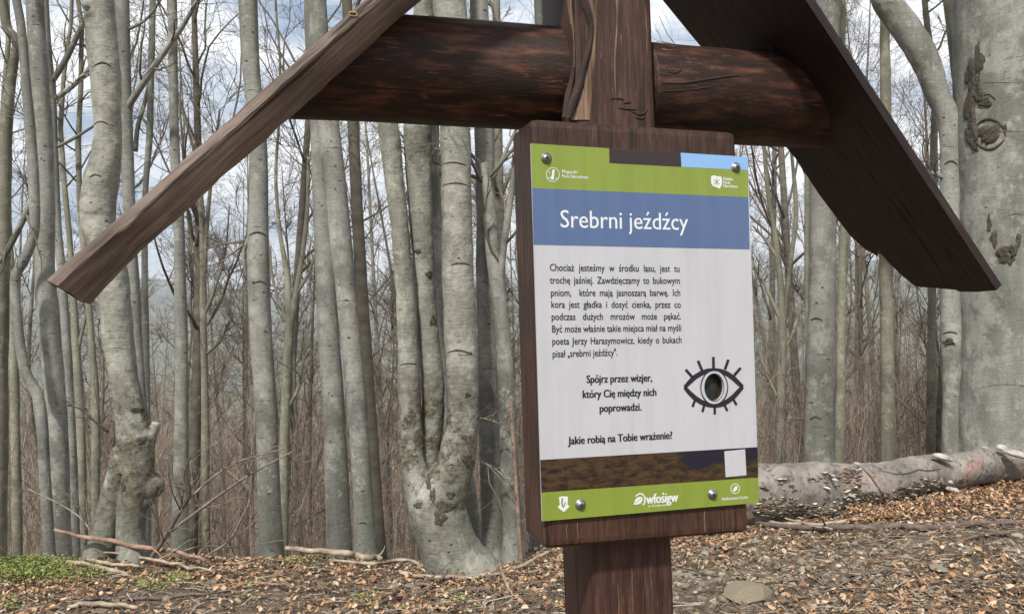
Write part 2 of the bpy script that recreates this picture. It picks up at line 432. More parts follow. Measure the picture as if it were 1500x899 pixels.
def prism(poly_front, depth, mat_, name, parent, bevel=0.0, roughen=0.0, seg=3, depth_dir=None):
    """poly in (a,b,c); extruded back along b by depth"""
    p = np.asarray(poly_front, float); n = len(p)
    dd = np.array([0, depth, 0]) if depth_dir is None else np.asarray(depth_dir)
    q = p + dd
    V = np.vstack([p, q]); me = bpy.data.meshes.new(name)
    faces = [list(range(n))[::-1], [n + i for i in range(n)]] + [[i, (i + 1) % n, n + (i + 1) % n, n + i] for i in range(n)]
    me.from_pydata([tuple(v) for v in (SW(V) - ROOT[parent.name])], [], faces); me.update()
    import bmesh
    bm = bmesh.new(); bm.from_mesh(me); bmesh.ops.recalc_face_normals(bm, faces=bm.faces)
    if bevel: bmesh.ops.bevel(bm, geom=bm.edges[:], offset=bevel, segments=seg, profile=.6, affect='EDGES')
    bm.to_mesh(me); bm.free()
    return obj(name, me, mat_, parent)

# board (front face at b = .006)
b0 = .006
bt = 0.0
for k in range(60):            # thickness so that the back left edge shows where it does in the photograph
    bt = .03 + k * .002
    q = Sb(790, 600, b0); q = q + [0, bt, 0]; w = SW(q) - CPn
    if CXP + F * (w @ NR) / (w @ NF) < 761: break
pb = [Sb(777, 173, b0), Sb(1079, 193, b0), Sb(1098, 780, b0), Sb(798, 805, b0)]
board = prism(pb, bt, M_board, 'backboard', sign, .013)
# peep hole through the board
hc = Sb(1046, 567, 0); hr = .0180; hry = 1.24
def cyl_mesh(c, r, b_from, b_to, k=32, ca=0, cc=0):
    th = np.arange(k) * 2 * math.pi / k
    r1 = np.stack([c[0] + r * np.cos(th), np.full(k, b_from), c[2] + r * hry * np.sin(th)], -1); r2 = r1.copy(); r2[:, 1] = b_to
    V = np.vstack([r1, r2]); me = bpy.data.meshes.new('bore')
    me.from_pydata([tuple(v) for v in (SW(V) - ROOT[sign.name])], [], [list(range(k)), list(range(2 * k - 1, k - 1, -1))] + [[i, k + i, k + (i + 1) % k, (i + 1) % k] for i in range(k)])
    return me
def bore(o, r, b1, b2):
    cm = cyl_mesh(hc, r, b1, b2); co = bpy.data.objects.new('bore', cm); COL.objects.link(co); co.parent = sign
    m = modmesh(o, [('BOOLEAN', dict(object=co, operation='DIFFERENCE', solver='EXACT'))])
    bpy.data.objects.remove(co)
bpy.context.view_layer.update()
bore(board, hr, -.05, .2)

# panel plate: 2.5 mm aluminium sheet in front of the board
P0, P1 = 0.0, .003
corners = [(777.6, 210.2), (1095.8, 230), (1112, 735.8), (794.4, 763)]
Hq = [Sb(x, y, P0) for x, y in corners]
def UV(u, v, b=P0):
    """bilinear in the panel: u,v in 0..1"""
    q = (Hq[0] * (1 - u) + Hq[1] * u) * (1 - v) + (Hq[3] * (1 - u) + Hq[2] * u) * v
    q = q.copy(); q[1] = b; return q
panel = prism([q + [0, .0002, 0] for q in Hq], .0035, M_pwhite, 'information_panel', sign)
bpy.context.view_layer.update()
bore(panel, hr, -.05, .02)
def ppoly(pts, b, name, m, parent=panel):
    """flat print: polygon given by points in panel (a,c) via pixels"""
    q = np.array([Sb(x, y, b) for x, y in pts])
    me = bpy.data.meshes.new(name); me.from_pydata([tuple(v) for v in SW(q) - ROOT[sign.name]], [], [list(range(len(q)))])
    return obj(name, me, m, parent)
B1, B2, B3 = -.0002, -.0004, -.0006
ppoly([(777.6, 210.2), (1095.8, 230), (1096.4, 289), (779.6, 275.5)], B1, 'green_band', M_pgreen)
ppoly([(779.6, 275.5), (1096.4, 289), (1098.2, 365), (781.4, 358.2)], B1, 'blue_band', M_pblue)
ppoly([(892.2, 217.4), (997, 223.9), (998.2, 244.6), (892.8, 239)], B2, 'brown_block', M_pbrown)
ppoly([(997, 223.9), (1095.8, 230), (1096, 249.3), (998.2, 244.6)], B2, 'light_blue_block', M_plight)
ppoly([(791.2, 673.3), (1109.6, 654.4), (1110.8, 699), (793, 721)], B1, 'photograph_strip', M_photo)
ppoly([(793, 721), (1110.8, 699), (1112, 735.8), (794.4, 763)], B1, 'green_footer_band', M_pgreen)
ppoly([(1061, 660.5), (1091.5, 657.5), (1093.5, 695.5), (1063, 698.5)], B2, 'blank_white_label', M_pwhite)

# ---- lettering from Blender's built-in outline font, Polish marks added by hand
GL = {}
def glyph(ch):
    if ch in GL: return GL[ch]
    def shape(s):
        c = bpy.data.curves.new('t', 'FONT'); c.body = s; c.size = 1.0; c.resolution_u = 3
        o = bpy.data.objects.new('t', c); COL.objects.link(o); dg = bpy.context.evaluated_depsgraph_get(); dg.update()
        me = bpy.data.meshes.new_from_object(o.evaluated_get(dg)); bpy.data.objects.remove(o)
        V = np.array([v.co[:] for v in me.vertices]).reshape(-1, 3); Fc = [tuple(p.vertices) for p in me.polygons]; bpy.data.meshes.remove(me)
        return V, Fc
    if ch == ' ': GL[ch] = (np.zeros((0, 3)), [], .28); return GL[ch]
    V, Fc = shape(ch); w1 = shape('H' + ch + 'H')[0][:, 0]; w0 = shape('HH')[0][:, 0]
    GL[ch] = (V, Fc, (w1.max() - w1.min()) - (w0.max() - w0.min())); return GL[ch]
BASE = {'ż': ('z', '.'), 'ź': ('z', '/'), 'ś': ('s', '/'), 'ć': ('c', '/'), 'ń': ('n', '/'), 'ó': ('o', '/'), 'ą': ('a', ','), 'ę': ('e', ','), 'ł': ('l', '-'), '„': (',', '2'), '”': ("'", '2')}
def quadstrip(pts, w):
    V = []; Fc = []
    for i, (x, y) in enumerate(pts):
        x0, y0 = pts[max(i - 1, 0)]; x1, y1 = pts[min(i + 1, len(pts) - 1)]; dx, dy = x1 - x0, y1 - y0; l = math.hypot(dx, dy) or 1
        ww = w[i] if isinstance(w, (list, tuple)) else w
        V += [(x - dy / l * ww / 2, y + dx / l * ww / 2, 0), (x + dy / l * ww / 2, y - dx / l * ww / 2, 0)]
        if i: Fc.append((2 * i - 2, 2 * i - 1, 2 * i + 1, 2 * i))
    return np.array(V), Fc
def layout(s, track=0.0):
    """-> verts, faces, width"""
    x = 0; VV = []; FF = []; n = 0
    def put(V, Fc, dx):
        nonlocal n
        if len(V) == 0: return
        VV.append(V + [dx, 0, 0]); FF.extend([tuple(i + n for i in f) for f in Fc]); n += len(V)
    for ch in s:
        b, mk = BASE.get(ch, (ch, None)); V, Fc, adv = glyph(b)
        put(V, Fc, x)
        if mk:
            cx = V[:, 0].mean() if len(V) else 0; cx = (V[:, 0].min() + V[:, 0].max()) / 2
            if mk == '/': put(*quadstrip([(cx - .03, .56), (cx + .07, .70)], [.05, .085]), x)
            if mk == '.': put(*quadstrip([(cx - .042, .615), (cx + .042, .615)], .085), x)
            if mk == ',': put(*quadstrip([(cx + .12, .02), (cx + .07, -.07), (cx + .09, -.13), (cx + .17, -.14)], [.03, .06, .06, .04]), x)
            if mk == '-': put(*quadstrip([(cx - .11, .27), (cx + .11, .41)], .06), x)
            if mk == '2': put(V, Fc, x + .13); adv += .13
        x += adv + track
    return (np.vstack(VV) if VV else np.zeros((0, 3))), FF, x - track

def text_obj(name, lines, m, b, parent=panel, bold=0.0, size=None):
    """lines: list of (words string, pixel left, pixel right, pixel baseline left, baseline right, height px of capital, justify)"""
    acc_v = []; acc_f = []; n = 0
    for ln in lines:
        s, x0, x1, y0, y1, cap = ln[:6]; just = len(ln) > 6 and ln[6]
        A = Sb(x0, y0, b); Bp = Sb(x1, y1, b); ex = Bp - A; Wd = np.linalg.norm(ex); ex /= Wd
        ey = np.array([-ex[2], 0, ex[0]])
        C1 = Sb(x0, y0 - cap, b); hc_ = np.linalg.norm(C1 - A); sy = hc_ / .70
        toks = s.split(' '); parts = [layout(w) for w in toks]
        wsum = sum(p[2] for p in parts)
        if just:
            sx = sy * just; gap = (Wd - wsum * sx) / max(1, len(toks) - 1)
        else:
            gapu = .27; sx = Wd / (wsum + gapu * (len(toks) - 1)); gap = gapu * sx
        x = 0
        for V, Fc, w in parts:
            for rep in range(3 if bold else 1):
                ox = (rep - 1) * bold * sy if bold else 0
                if len(V):
                    q = A + (x + V[:, 0:1] * sx + ox) * ex + V[:, 1:2] * sy * ey; q[:, 1] = b - rep * .00006
                    acc_v.append(SW(q)); acc_f.extend([tuple(i + n for i in f) for f in Fc]); n += len(V)
            x += w * sx + gap
    V = np.vstack(acc_v) - ROOT[sign.name]; me = bpy.data.meshes.new(name); me.from_pydata([tuple(v) for v in V], [], acc_f)
    return obj(name, me, m, parent)

text_obj('title_lettering', [('Srebrni jeźdźcy', 820, 1008, 333, 337, 26)], M_white, B2, bold=.003)
body = [('Chociaż jesteśmy w środku lasu, jest tu', 805, 996, 396.5, 398),
        ('trochę jaśniej. Zawdzięczamy to bukowym', 805.5, 996.5, 415, 415.5),
        ('pniom,  które mają jasnoszarą barwę. Ich', 806.5, 997, 433.5, 433.2),
        ('kora jest gładka i dosyć cienka, przez co', 807, 997.5, 450.5, 450.5),
        ('podczas dużych mrozów może pękać.', 807.5, 998, 468.5, 467.5),
        ('Być może właśnie takie miejsca miał na myśli', 808, 998.5, 486.5, 484.5),
        ('poeta Jerzy Harasymowicz, kiedy o bukach', 808.5, 999, 504.5, 502)]
_w = [layout(w)[2] for w in body[5][0].split(' ')]; _A, _B, _C = Sb(body[5][1], body[5][3], 0), Sb(body[5][2], body[5][4], 0), Sb(body[5][1], body[5][3] - 10.4, 0)
JX = np.linalg.norm(_B - _A) / (sum(_w) + .27 * (len(_w) - 1)) / (np.linalg.norm(_C - _A) / .70)
text_obj('story_lettering', [(s, a, b_, c, d, 10.4, JX if 'Być' not in s else False) for s, a, b_, c, d in body] + [('pisał „srebrni jeźdźcy”.', 809, 905, 523, 520.5, 10.4)], M_ink, B2, bold=.008)
text_obj('instruction_lettering', [('Spójrz przez wizjer,', 859, 955.5, 560.5, 558, 11.3), ('który Cię między nich', 853, 962, 582.5, 579, 11.3), ('poprowadzi.', 878, 940, 603, 600.5, 11.3)], M_ink, B2, bold=.03)
text_obj('question_lettering', [('Jakie robią na Tobie wrażenie?', 833, 985, 650.5, 642, 11.5)], M_ink, B2, bold=.03)
text_obj('park_lettering', [('Magurski', 823, 846, 253.5, 254.5, 5), ('Park Narodowy', 823, 862, 260.3, 262, 5)], M_white, B2, bold=.008)
text_obj('parks_lettering', [('Polskie', 1059.5, 1074, 264, 264.7, 4.6), ('Parki', 1059.5, 1070, 269.3, 269.9, 4.6), ('Narodowe', 1059.5, 1081, 274.5, 275.4, 4.6)], M_white, B2, bold=.02)
text_obj('fund_lettering', [('wfośigw', 947, 993, 737.5, 734, 14.5)], M_white, B2, bold=.03)
text_obj('fund_place_lettering', [('w Krakowie', 949, 979, 742.4, 740, 3.2)], M_white, B2, bold=.015)
text_obj('forestry_lettering', [('Nadleśnictwo Gorlice', 1057, 1096, 732.5, 729.5, 4.4)], M_white, B2, bold=.01)

def ring_poly(cx, cy, rx, ry, w, b, name, m, a0=0, a1=360, k=40, parent=panel):
    """flat ring in pixel units at the given spot"""
    V = []; Fc = []; th = np.radians(np.linspace(a0, a1, k))
    for i, t in enumerate(th):
        V.append(Sb(cx + (rx - w) * math.cos(t), cy + (ry - w) * math.sin(t), b)); V.append(Sb(cx + rx * math.cos(t), cy + ry * math.sin(t), b))
        if i: Fc.append((2 * i - 2, 2 * i, 2 * i + 1, 2 * i - 1))
    me = bpy.data.meshes.new(name); me.from_pydata([tuple(v) for v in SW(np.array(V)) - ROOT[sign.name]], [], Fc); return obj(name, me, m, parent)
def strokes(name, items, b, m, parent=panel):
    VV = []; FF = []; n = 0
    for pts, w in items:
        V, Fc = quadstrip(pts, w)
        q = np.array([Sb(x, y, b) for x, y, _ in V]); VV.append(q); FF += [tuple(i + n for i in f) for f in Fc]; n += len(q)
    me = bpy.data.meshes.new(name); me.from_pydata([tuple(v) for v in SW(np.vstack(VV)) - ROOT[sign.name]], [], FF); return obj(name, me, m, parent)
# eye: almond outline, thin circle, white iris ring, lashes
up_ = [(1003, 567), (1010, 559.5), (1018, 552), (1027, 546.5), (1036, 543.2), (1046, 542.2), (1056, 543.5), (1066, 547.5), (1075, 554), (1083, 562), (1088, 566.5)]
lo_ = [(1003, 567), (1010, 575), (1018, 582.5), (1027, 588.5), (1037, 592.2), (1047, 593.5), (1057, 592), (1066, 587.5), (1075, 580.5), (1083, 571.5), (1088, 566.5)]
eyeo = strokes('eye_emblem', [(up_, [5, 6.5, 7.2, 7.2, 7.2, 7.2, 7.2, 7.2, 7.2, 6.5, 5]), (lo_, [5, 6.5, 7.2, 7.2, 7.2, 7.2, 7.2, 7.2, 7.2, 6.5, 5]),
    ([(1004.5, 541), (1014.5, 552.5)], 4), ([(1022.5, 528), (1028.5, 542.5)], 4), ([(1045, 522.5), (1045.3, 539)], 4), ([(1067, 526.5), (1062, 541)], 4), ([(1085, 538.5), (1075.5, 549.5)], 4),
    ([(1018, 586), (1014.5, 595.5)], 3.6), ([(1031.5, 593.5), (1029, 603)], 3.6), ([(1047, 595), (1047, 606.5)], 3.6), ([(1061.5, 593), (1065.5, 601.5)], 3.6), ([(1074, 584), (1079, 593)], 3.6)], B2, M_ink)
ring_poly(1046.3, 567.3, 20.5, 25.5, 1.4, B3 - .0001, 'eye_thin_circle', M_ink)
def ring_metric(r1, r2, b, name, m):
    V = []; Fc = []; k = 48
    for i in range(k + 1):
        t = i * 2 * math.pi / k
        for r in (r1, r2): V.append((hc[0] + r * math.cos(t), b, hc[2] + r * hry * math.sin(t)))
        if i: Fc.append((2 * i - 2, 2 * i, 2 * i + 1, 2 * i - 1))
    me = bpy.data.meshes.new(name); me.from_pydata([tuple(v) for v in SW(np.array(V)) - ROOT[sign.name]], [], Fc); return obj(name, me, m, panel)
ring_metric(hr * 1.0, hr * 1.28, B3, 'peephole_ring', M_pwhite)
ring_metric(hr * .995, hr * 1.05, B3 - .0002, 'peephole_rim', M_ink)
_A = Acc(); _th = np.arange(32) * math.pi / 16; _V = [SW(hc + [hr * .99 * math.cos(a_), .012, hr * hry * .99 * math.sin(a_)]) for a_ in _th] + [SW(hc + [0, .0095, 0])]
_A.add(_V, None, [[i, (i + 1) % 32, 32] for i in range(32)])
obj('peephole_shade_disc', _A, mat('peephole_shade', lambda t, b: (t.links.new(ramp(t, noise_(t, 90, 4, mapped(t, (1, 1, 1))), [(.35, (.006, .007, .006)), (.7, (.035, .042, .028))]), b.inputs['Base Color']), setattr(b.inputs['Roughness'], 'default_value', .5))), panel)  # added dark disc inside the bore; its colour stands in for the shade there
# small emblems
ring_poly(809.8, 256, 10, 10.5, .8, B2, 'park_emblem_circle', M_white)
strokes('park_emblem', [([(808.5, 263), (810, 257), (811, 248.5)], [5, 3.4, 3.2]), ([(801, 262), (806, 259.5)], .8), ([(813, 262), (818, 261)], .8), ([(803, 251), (806, 254)], .8)], B2, M_white)
ppoly([(1041.5, 258.5), (1046, 256.6), (1050, 258.2), (1056.5, 258.8), (1057.8, 264), (1057.5, 270), (1054.5, 276.5), (1050, 274.5), (1044, 272.5), (1041.5, 267.5)], B2, 'country_map_emblem', M_white)
strokes('map_emblem_leaves', [([(1050, 261), (1050, 272)], 1), ([(1045.5, 263.5), (1054, 270)], 1), ([(1054, 263), (1045.5, 270)], 1)], B3, M_pgreen)
ppoly([(819, 727.5), (824, 726.2), (832, 727), (831.3, 738.5), (834.5, 741), (826, 749.5), (817, 742.5), (820, 738.6)], B2, 'shield_emblem', M_white)
strokes('shield_emblem_detail', [([(824, 729), (823, 737), (825.5, 743)], 2.4), ([(828, 735), (826.5, 741)], 1.6)], B3, M_pgreen)
ppoly([(928, 738.5), (931, 730.5), (936, 727), (941, 727.5), (941.5, 732), (938.5, 736.5), (934, 738.5)], B2, 'leaf_emblem', M_white)
strokes('leaf_emblem_arc', [([(931, 726.5), (936, 722.5), (941, 723), (945, 728), (944.5, 735), (942, 739.5)], 2.0)], B2, M_white)
strokes('leaf_emblem_vein', [([(930.5, 736.5), (936, 732), (940, 729.5)], .7)], B3, M_pgreen)
ring_poly(1077, 715.2, 6.8, 7.6, 1.0, B2, 'forestry_emblem_circle', M_white)
ppoly([(1073.5, 719.5), (1075, 714), (1078, 711), (1080.5, 711.8), (1079.6, 716.5), (1076.5, 719.5)], B2, 'forestry_emblem', M_white)
# bright edge of the plate on its left side
def rod(a, b_, r, k=10):
    A = Acc(); A.tubes(np.array([a, b_]), np.array([r, r]), k); return A

def screw(px, py, kk):
    q = Sb(px, py, P0); c = SW(q); n = -bV
    A = Acc()
    prof = [(.0088, .0), (.0088, .0012), (.0068, .0018), (.0064, .0030), (.0052, .0048), (.0030, .0058), (.0, .0061)]
    k = 24; V = []; 
    for r, h in prof:
        for i in range(k):
            t = i * 2 * math.pi / k; V.append(c + aV * r * math.cos(t) + cV * r * math.sin(t) + n * h)
    Q = [[j * k + i, j * k + (i + 1) % k, (j + 1) * k + (i + 1) % k, (j + 1) * k + i] for j in range(len(prof) - 1) for i in range(k)]
    A.add(V, Q); o = obj('screw', A, M_steel, sign)
    S = Acc(); Rr = np.stack([aV, bV, cV], 1)
    a = kk; Rt = np.array([[math.cos(a), 0, math.sin(a)], [0, 1, 0], [-math.sin(a), 0, math.cos(a)]])
    S.box(c + n * .0063, .0058, .0012, .0013, Rr @ Rt); S.box(c + n * .00635, .0013, .0012, .0056, Rr @ Rt)
    obj('cross_slot', S, M_hole, o)
for i, (x, y) in enumerate([(800, 232), (1077.5, 245.5), (850, 738.5), (1043.5, 723.5)]): screw(x, y, [.1, .5, .9, .3][i])

# post: four sided, slightly wonky
pf = .052
def post_mesh():
    ys = np.concatenate([np.linspace(-260, 175, 16), np.linspace(190, 800, 6), np.linspace(815, 1000, 8)])
    rows = []
    dep = None
    for y in ys:
        fl = 835 + .0388 * y; fr = 954.5 + .0382 * y
        a = Sb(fl, y, pf); b_ = Sb(fr, y, pf)
        rows.append((a, b_))
    # depth from the visible side face
    dp = .12
    for k in range(80):
        dp = .04 + k * .002; w = SW(Sb(868, 850, pf) + [0, dp, 0]) - CPn
        if CXP + F * (w @ NR) / (w @ NF) < 823.5: break
    last = rows[-1]; g = base_post[2] - .15
    lowa = last[0].copy(); lowb = last[1].copy(); dz = (g - SW(lowa)[2]); lowa[2] += dz; lowb[2] += dz + (last[0][2] - last[1][2])
    rows.append((lowa, lowb))
    rings = []
    ch = .006
    for i, (a, b_) in enumerate(rows):
        c = [a + [ch, 0, 0], b_ + [-ch, 0, 0], b_ + [0, ch, 0], b_ + [0, dp - ch, 0], b_ + [-ch, dp, 0], a + [ch, dp, 0], a + [0, dp - ch, 0], a + [0, ch, 0]]
        # subdivide the front for relief
        fr = [c[0] * (1 - t) + c[1] * t for t in np.linspace(0, 1, 17)]
        ring = fr + c[2:]
        rings.append(ring)
    R = np.array(rings); nr_, k, _ = R.shape
    V = SW(R.reshape(-1, 3))
    Q = [[i * k + j, i * k + (j + 1) % k, (i + 1) * k + (j + 1) % k, (i + 1) * k + j] for i in range(nr_ - 1) for j in range(k)]
    A = Acc(); A.add(V, Q); A.T.append(np.array([[0, j + 1, j] for j in range(1, k - 1)]))
    return A, dp
Apost, pdp = post_mesh()
post = obj('post', Apost, M_post, sign)

# bark wane running down the upper post (dark curved strip with pale edge)
M_wane = stick_mat('bark_wane', (.014, .009, .008), (.05, .028, .022))
M_pale = timber('bare_weathered_wood', RZ, (16, 16, 1.2), [(.07, .035, .022), (.20, .12, .075), (.36, .25, .16)], (.06, .03, .02), .6, .7)
def strip(name, pts, b, mat_, thick=.004):
    """pts: (left px, right px, y); raised strip on the post's front"""
    A = Acc(); rows = []
    for xl, xr, y in pts:
        l, r = Sb(xl, y, b), Sb(xr, y, b); m1 = l * .75 + r * .25; m2 = l * .25 + r * .75
        rows.append([l + [0, .003, 0], m1 - [0, thick, 0], m2 - [0, thick, 0], r + [0, .003, 0]])
    R = SW(np.array(rows)); n_ = len(rows); V = R.reshape(-1, 3)
    Q = [[i * 4 + j, i * 4 + j + 1, (i + 1) * 4 + j + 1, (i + 1) * 4 + j] for i in range(n_ - 1) for j in range(3)]
    A.add(V, Q); return obj(name, A, mat_, sign)
def smooth_pts(pts, m=5):
    pts = np.array(pts, float); t = np.linspace(0, len(pts) - 1, (len(pts) - 1) * m + 1)
    out = []
    for k in range(pts.shape[1]):
        p = pts[:, k]; i = np.clip(t.astype(int), 0, len(p) - 2); f = t - i
        p0 = p[np.clip(i - 1, 0, len(p) - 1)]; p1 = p[i]; p2 = p[i + 1]; p3 = p[np.clip(i + 2, 0, len(p) - 1)]
        out.append(.5 * (2 * p1 + (p2 - p0) * f + (2 * p0 - 5 * p1 + 4 * p2 - p3) * f ** 2 + (3 * p1 - p0 - 3 * p2 + p3) * f ** 3))
    return np.stack(out, -1)
strip('bare_wood_strip', smooth_pts([(858, 876, -60), (858, 877, -10), (868, 876, 30), (866, 874, 60), (860, 873, 90), (852, 871, 120), (844, 870, 150), (836, 869, 176)]), pf, M_pale, .002)
strip('bark_strip', smooth_pts([(838, 856, -60), (840, 858, -10), (855, 869, 25), (862, 869, 50), (856, 866, 75), (848, 860, 100), (840, 856, 125), (830, 847, 150), (826, 838, 174)]), pf, M_wane, .006)
strip('bark_edge', smooth_pts([(834, 843, -60), (833, 842, 0), (836, 841, 40), (838, 842, 80), (836, 842, 110), (828, 838, 140), (824, 832, 172)]), pf, M_wane, .003)
strip('bare_wood_streak', smooth_pts([(900, 906, -60), (901, 908, 0), (902, 906, 40), (899, 903, 80), (900, 902, 120), (901, 902.5, 150)]), pf, M_pale, .0012)
strip('bare_wood_streak', smooth_pts([(831, 837, -60), (832, 838, 5), (837, 840, 40), (839.5, 841, 70), (839, 841, 100)]), pf - .001, M_pale, .0035)
# drying cracks and knot at the foot of the upper post, drawn out as thin grooves' shadows
for pts in ([(893, 145), (905, 144), (915, 147)], [(913, 151), (925, 150)], [(905, 158), (920, 160), (934, 161)], [(925, 163), (936, 168), (945, 165), (950, 158)], [(930, 172), (940, 174), (946, 171)]):
    q = np.array([SW(Sb(x, y, pf - .0005)) for x, y in smooth_pts(pts, 4)]); n_ = len(q)
    Ck = Acc(); Ck.tubes(q, .0016 * np.sin(np.linspace(.3, 2.9, n_)), 5); obj('drying_crack', Ck, M_wane, sign)

_sr = random.Random(4)
for (x, y0, y1, b_) in [(788, 176, 200, b0), (812, 182, 204, b0), (830, 180, 206, b0), (868, 186, 212, b0), (905, 190, 214, b0), (952, 194, 216, b0), (1010, 198, 222, b0), (830, 764, 792, b0), (846, 762, 795, b0), (866, 760, 798, b0), (884, 760, 796, b0), (903, 758, 790, b0), (932, 758, 794, b0), (985, 748, 788, b0), (1032, 744, 782, b0), (1060, 742, 770, b0), (889, 812, 899, pf), (925, 830, 905, pf), (952, 815, 870, pf), (905, 850, 905, pf), (970, 820, 900, pf), (920, 30, 120, pf), (935, 60, 165, pf), (946, 10, 90, pf), (884, 20, 150, pf)]:
    q = np.array([SW(Sb(x + _sr.uniform(-1, 1) + .035 * (y - y0), y, b_ - .0002)) for y in np.linspace(y0, y1, 7)])
    A = Acc(); A.tubes(q, .0006 * np.array([.1, .8, 1, .6, 1, .7, .1]) * _sr.uniform(.5, 1.3), 4); obj('scratch', A, M_pale if _sr.random() < .6 else M_wane, sign)

# roof planks
def line_dir(p, q):
    d = q - p; return d / np.linalg.norm(d)
rb = -.035
# left plank
M_wane_end = stick_mat('end_grain', (.02, .013, .011), (.09, .055, .042))
lt0 = Sb(68, 410, rb); lt1 = Sb(535, 0, rb); Ld = line_dir(lt0, lt1); apex = Sb(944, -358, rb)
Ln = np.array([-Ld[2], 0, Ld[0]])       # upward normal in the a-c plane
LL = (apex - lt0) @ Ld
M_roofl = timber('weathered_lit_roof_plank', RZ, (1.1, 14, 14), [(.12, .085, .066), (.225, .168, .135), (.37, .295, .24)], (.07, .04, .034), .62, .6, math.atan2(Ld[2], Ld[0]))  # weathered grain, with the brighter light on this plank put into the paler colour
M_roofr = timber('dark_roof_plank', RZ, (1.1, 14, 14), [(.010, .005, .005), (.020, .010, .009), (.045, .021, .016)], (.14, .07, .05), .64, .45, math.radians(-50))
def left_plank():
    prof = [(0, 0), (0, -.0105), (.0015, -.0120), (.003, -.0120), (.018, -.027), (.035, -.035), (.055, -.038), (.08, -.037), (.11, -.031), (.15, -.021), (.19, -.012), (.236, -.004), (.236, 0)]
    n_ = 240; t = np.linspace(0, LL, n_); V = []
    for i, s in enumerate(t):
        for j, (u, v) in enumerate(prof):
            cut = 0
            if i == 0: vend = 0; cut = .004 * (-v / .038) + .006 * (u / .12) + .003 * math.sin(j * 2.1)
            wob = .0016 * float(sn(np.array([s * 9, j * .3, 0]), .3, 2)) + .0011 * float(sn(np.array([s * 40, j * 1.7, 3]), .3, 2))
            vv = v * (1 + .22 * max(0, 1 - s / .10))
            pass
            if v < -.045 and .14 < s < .165: vv = v * (1 + .09 * (.165 - s) / .025)
            V.append(lt0 + Ld * (s + cut) + Ln * (vv + (wob if j not in (0,) else wob * .5)) + np.array([0, u, 0]))
    k = len(prof); Q = [[i * k + j, i * k + (j + 1) % k, (i + 1) * k + (j + 1) % k, (i + 1) * k + j] for i in range(n_ - 1) for j in range(k)]
    A = Acc(); A.add(SW(np.array(V)), Q); A.T.append(np.array([[0, j + 1, j] for j in range(1, k - 1)])); A.T.append(np.array([[(n_ - 1) * k, (n_ - 1) * k + j, (n_ - 1) * k + j + 1] for j in range(1, k - 1)]))
    return A
me_l = left_plank().mesh('roof_plank', smooth=False, off=ROOT[sign.name])
rl = obj('roof_plank', me_l, M_roofl, sign)
me_l.materials.append(M_wane_end)
for p_ in me_l.polygons:
    if len(p_.vertices) == 3: p_.material_index = 1; rl['label'] = 'weathered left roof plank, colour lightened to look lit'
# scratches and knots on the left plank
def on_left(px, py):
    v = -.03; q0 = lt0 + Ln * v
    # plane of the slanted face: through (u=.003,v=-.015) and (u=.04,v=-.048)
    p1 = lt0 + Ln * -.012 + np.array([0, .003, 0]); e2 = Ln * -.023 + np.array([0, .032, 0]); nrm = np.cross(Ld, e2); nrm /= np.linalg.norm(nrm)
    w = ray(px, py); o_ = np.array([(CPn - SO) @ aV, (CPn - SO) @ bV, (CPn - SO) @ cV]); d = np.array([w @ aV, w @ bV, w @ cV])
    t = ((p1 - o_) @ nrm) / (d @ nrm); return SW(o_ + d * t)
for (x, y, l_, w_) in [(278, 262, 12, .0012), (270, 270, 9, .001), (282, 256, 6, .0009), (409, 136, 5, .0016), (350, 193, 14, .0008), (100, 410, 9, .0013), (112, 398, 5, .001), (190, 330, 16, .0007), (240, 292, 10, .0008), (500, 68, 12, .0008), (455, 88, 8, .0007)]:
    pts = np.array([on_left(x + l_ * s * .75 + 1.2 * math.sin(s * 3), y - l_ * s * .62) for s in np.linspace(-1, 1, 5)]); Sk = Acc(); Sk.tubes(pts, w_ * np.array([.1, .8, 1, .7, .1]), 5); obj('drying_crack', Sk, M_wane, sign)
Kn = Acc(); qk = Sb(517, 21, rb - .0005)
ang = np.linspace(0, 2 * math.pi, 13)
Kn.tubes(np.array([SW(qk + np.array([.0045 * math.cos(t) * 1.4, 0, .0030 * math.sin(t)])) for t in ang]), np.full(13, .0011), 6)
obj('knot_ring', Kn, mat('yellow_knot', lambda t, b: (setattr(b.inputs['Base Color'], 'default_value', (.42, .27, .10, 1)), setattr(b.inputs['Roughness'], 'default_value', .6))), sign)
Kd = Acc(); Kd.box(SW(qk + np.array([0, 0, 0])), .007, .0016, .004, np.stack([aV, bV, cV], 1)); obj('knot_hole', Kd, M_hole, sign)

# right plank: outline of the underside seen from below, real thickness above it
rt0 = Sb(1180, 0, rb); rt1 = Sb(1460, 425, rb); Rd = line_dir(rt0, rt1); Rn = np.array([-Rd[2], 0, Rd[0]])
if Rn[2] < 0: Rn = -Rn
def on_right(px, py):
    w = ray(px, py); o_ = np.array([(CPn - SO) @ aV, (CPn - SO) @ bV, (CPn - SO) @ cV]); d = np.array([w @ aV, w @ bV, w @ cV])
    t = ((rt0 - o_) @ Rn) / (d @ Rn); return o_ + d * t
outl = [(1460, 425), (1432, 427.5), (1405, 427), (1400, 424.5), (1372, 422), (1342, 420), (1322, 404), (1303, 386), (1289, 370), (1287, 366), (1284, 376), (1281, 372), (1268, 366), (1245, 345), (1200, 285), (1165, 232), (1120, 178), (1060, 108), (1015, 55), (970, 0)]
uq = [on_right(x, y) for x, y in outl]
back = uq[-1][1]
s_ap = (apex - rt0) @ Rd
uq = uq + [np.array([*(rt0 + Rd * s_ap)[:1], back, (rt0 + Rd * s_ap)[2]]), rt0 + Rd * s_ap]
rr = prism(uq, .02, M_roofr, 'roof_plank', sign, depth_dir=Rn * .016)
rr['label'] = 'dark right roof plank with a splintered edge'
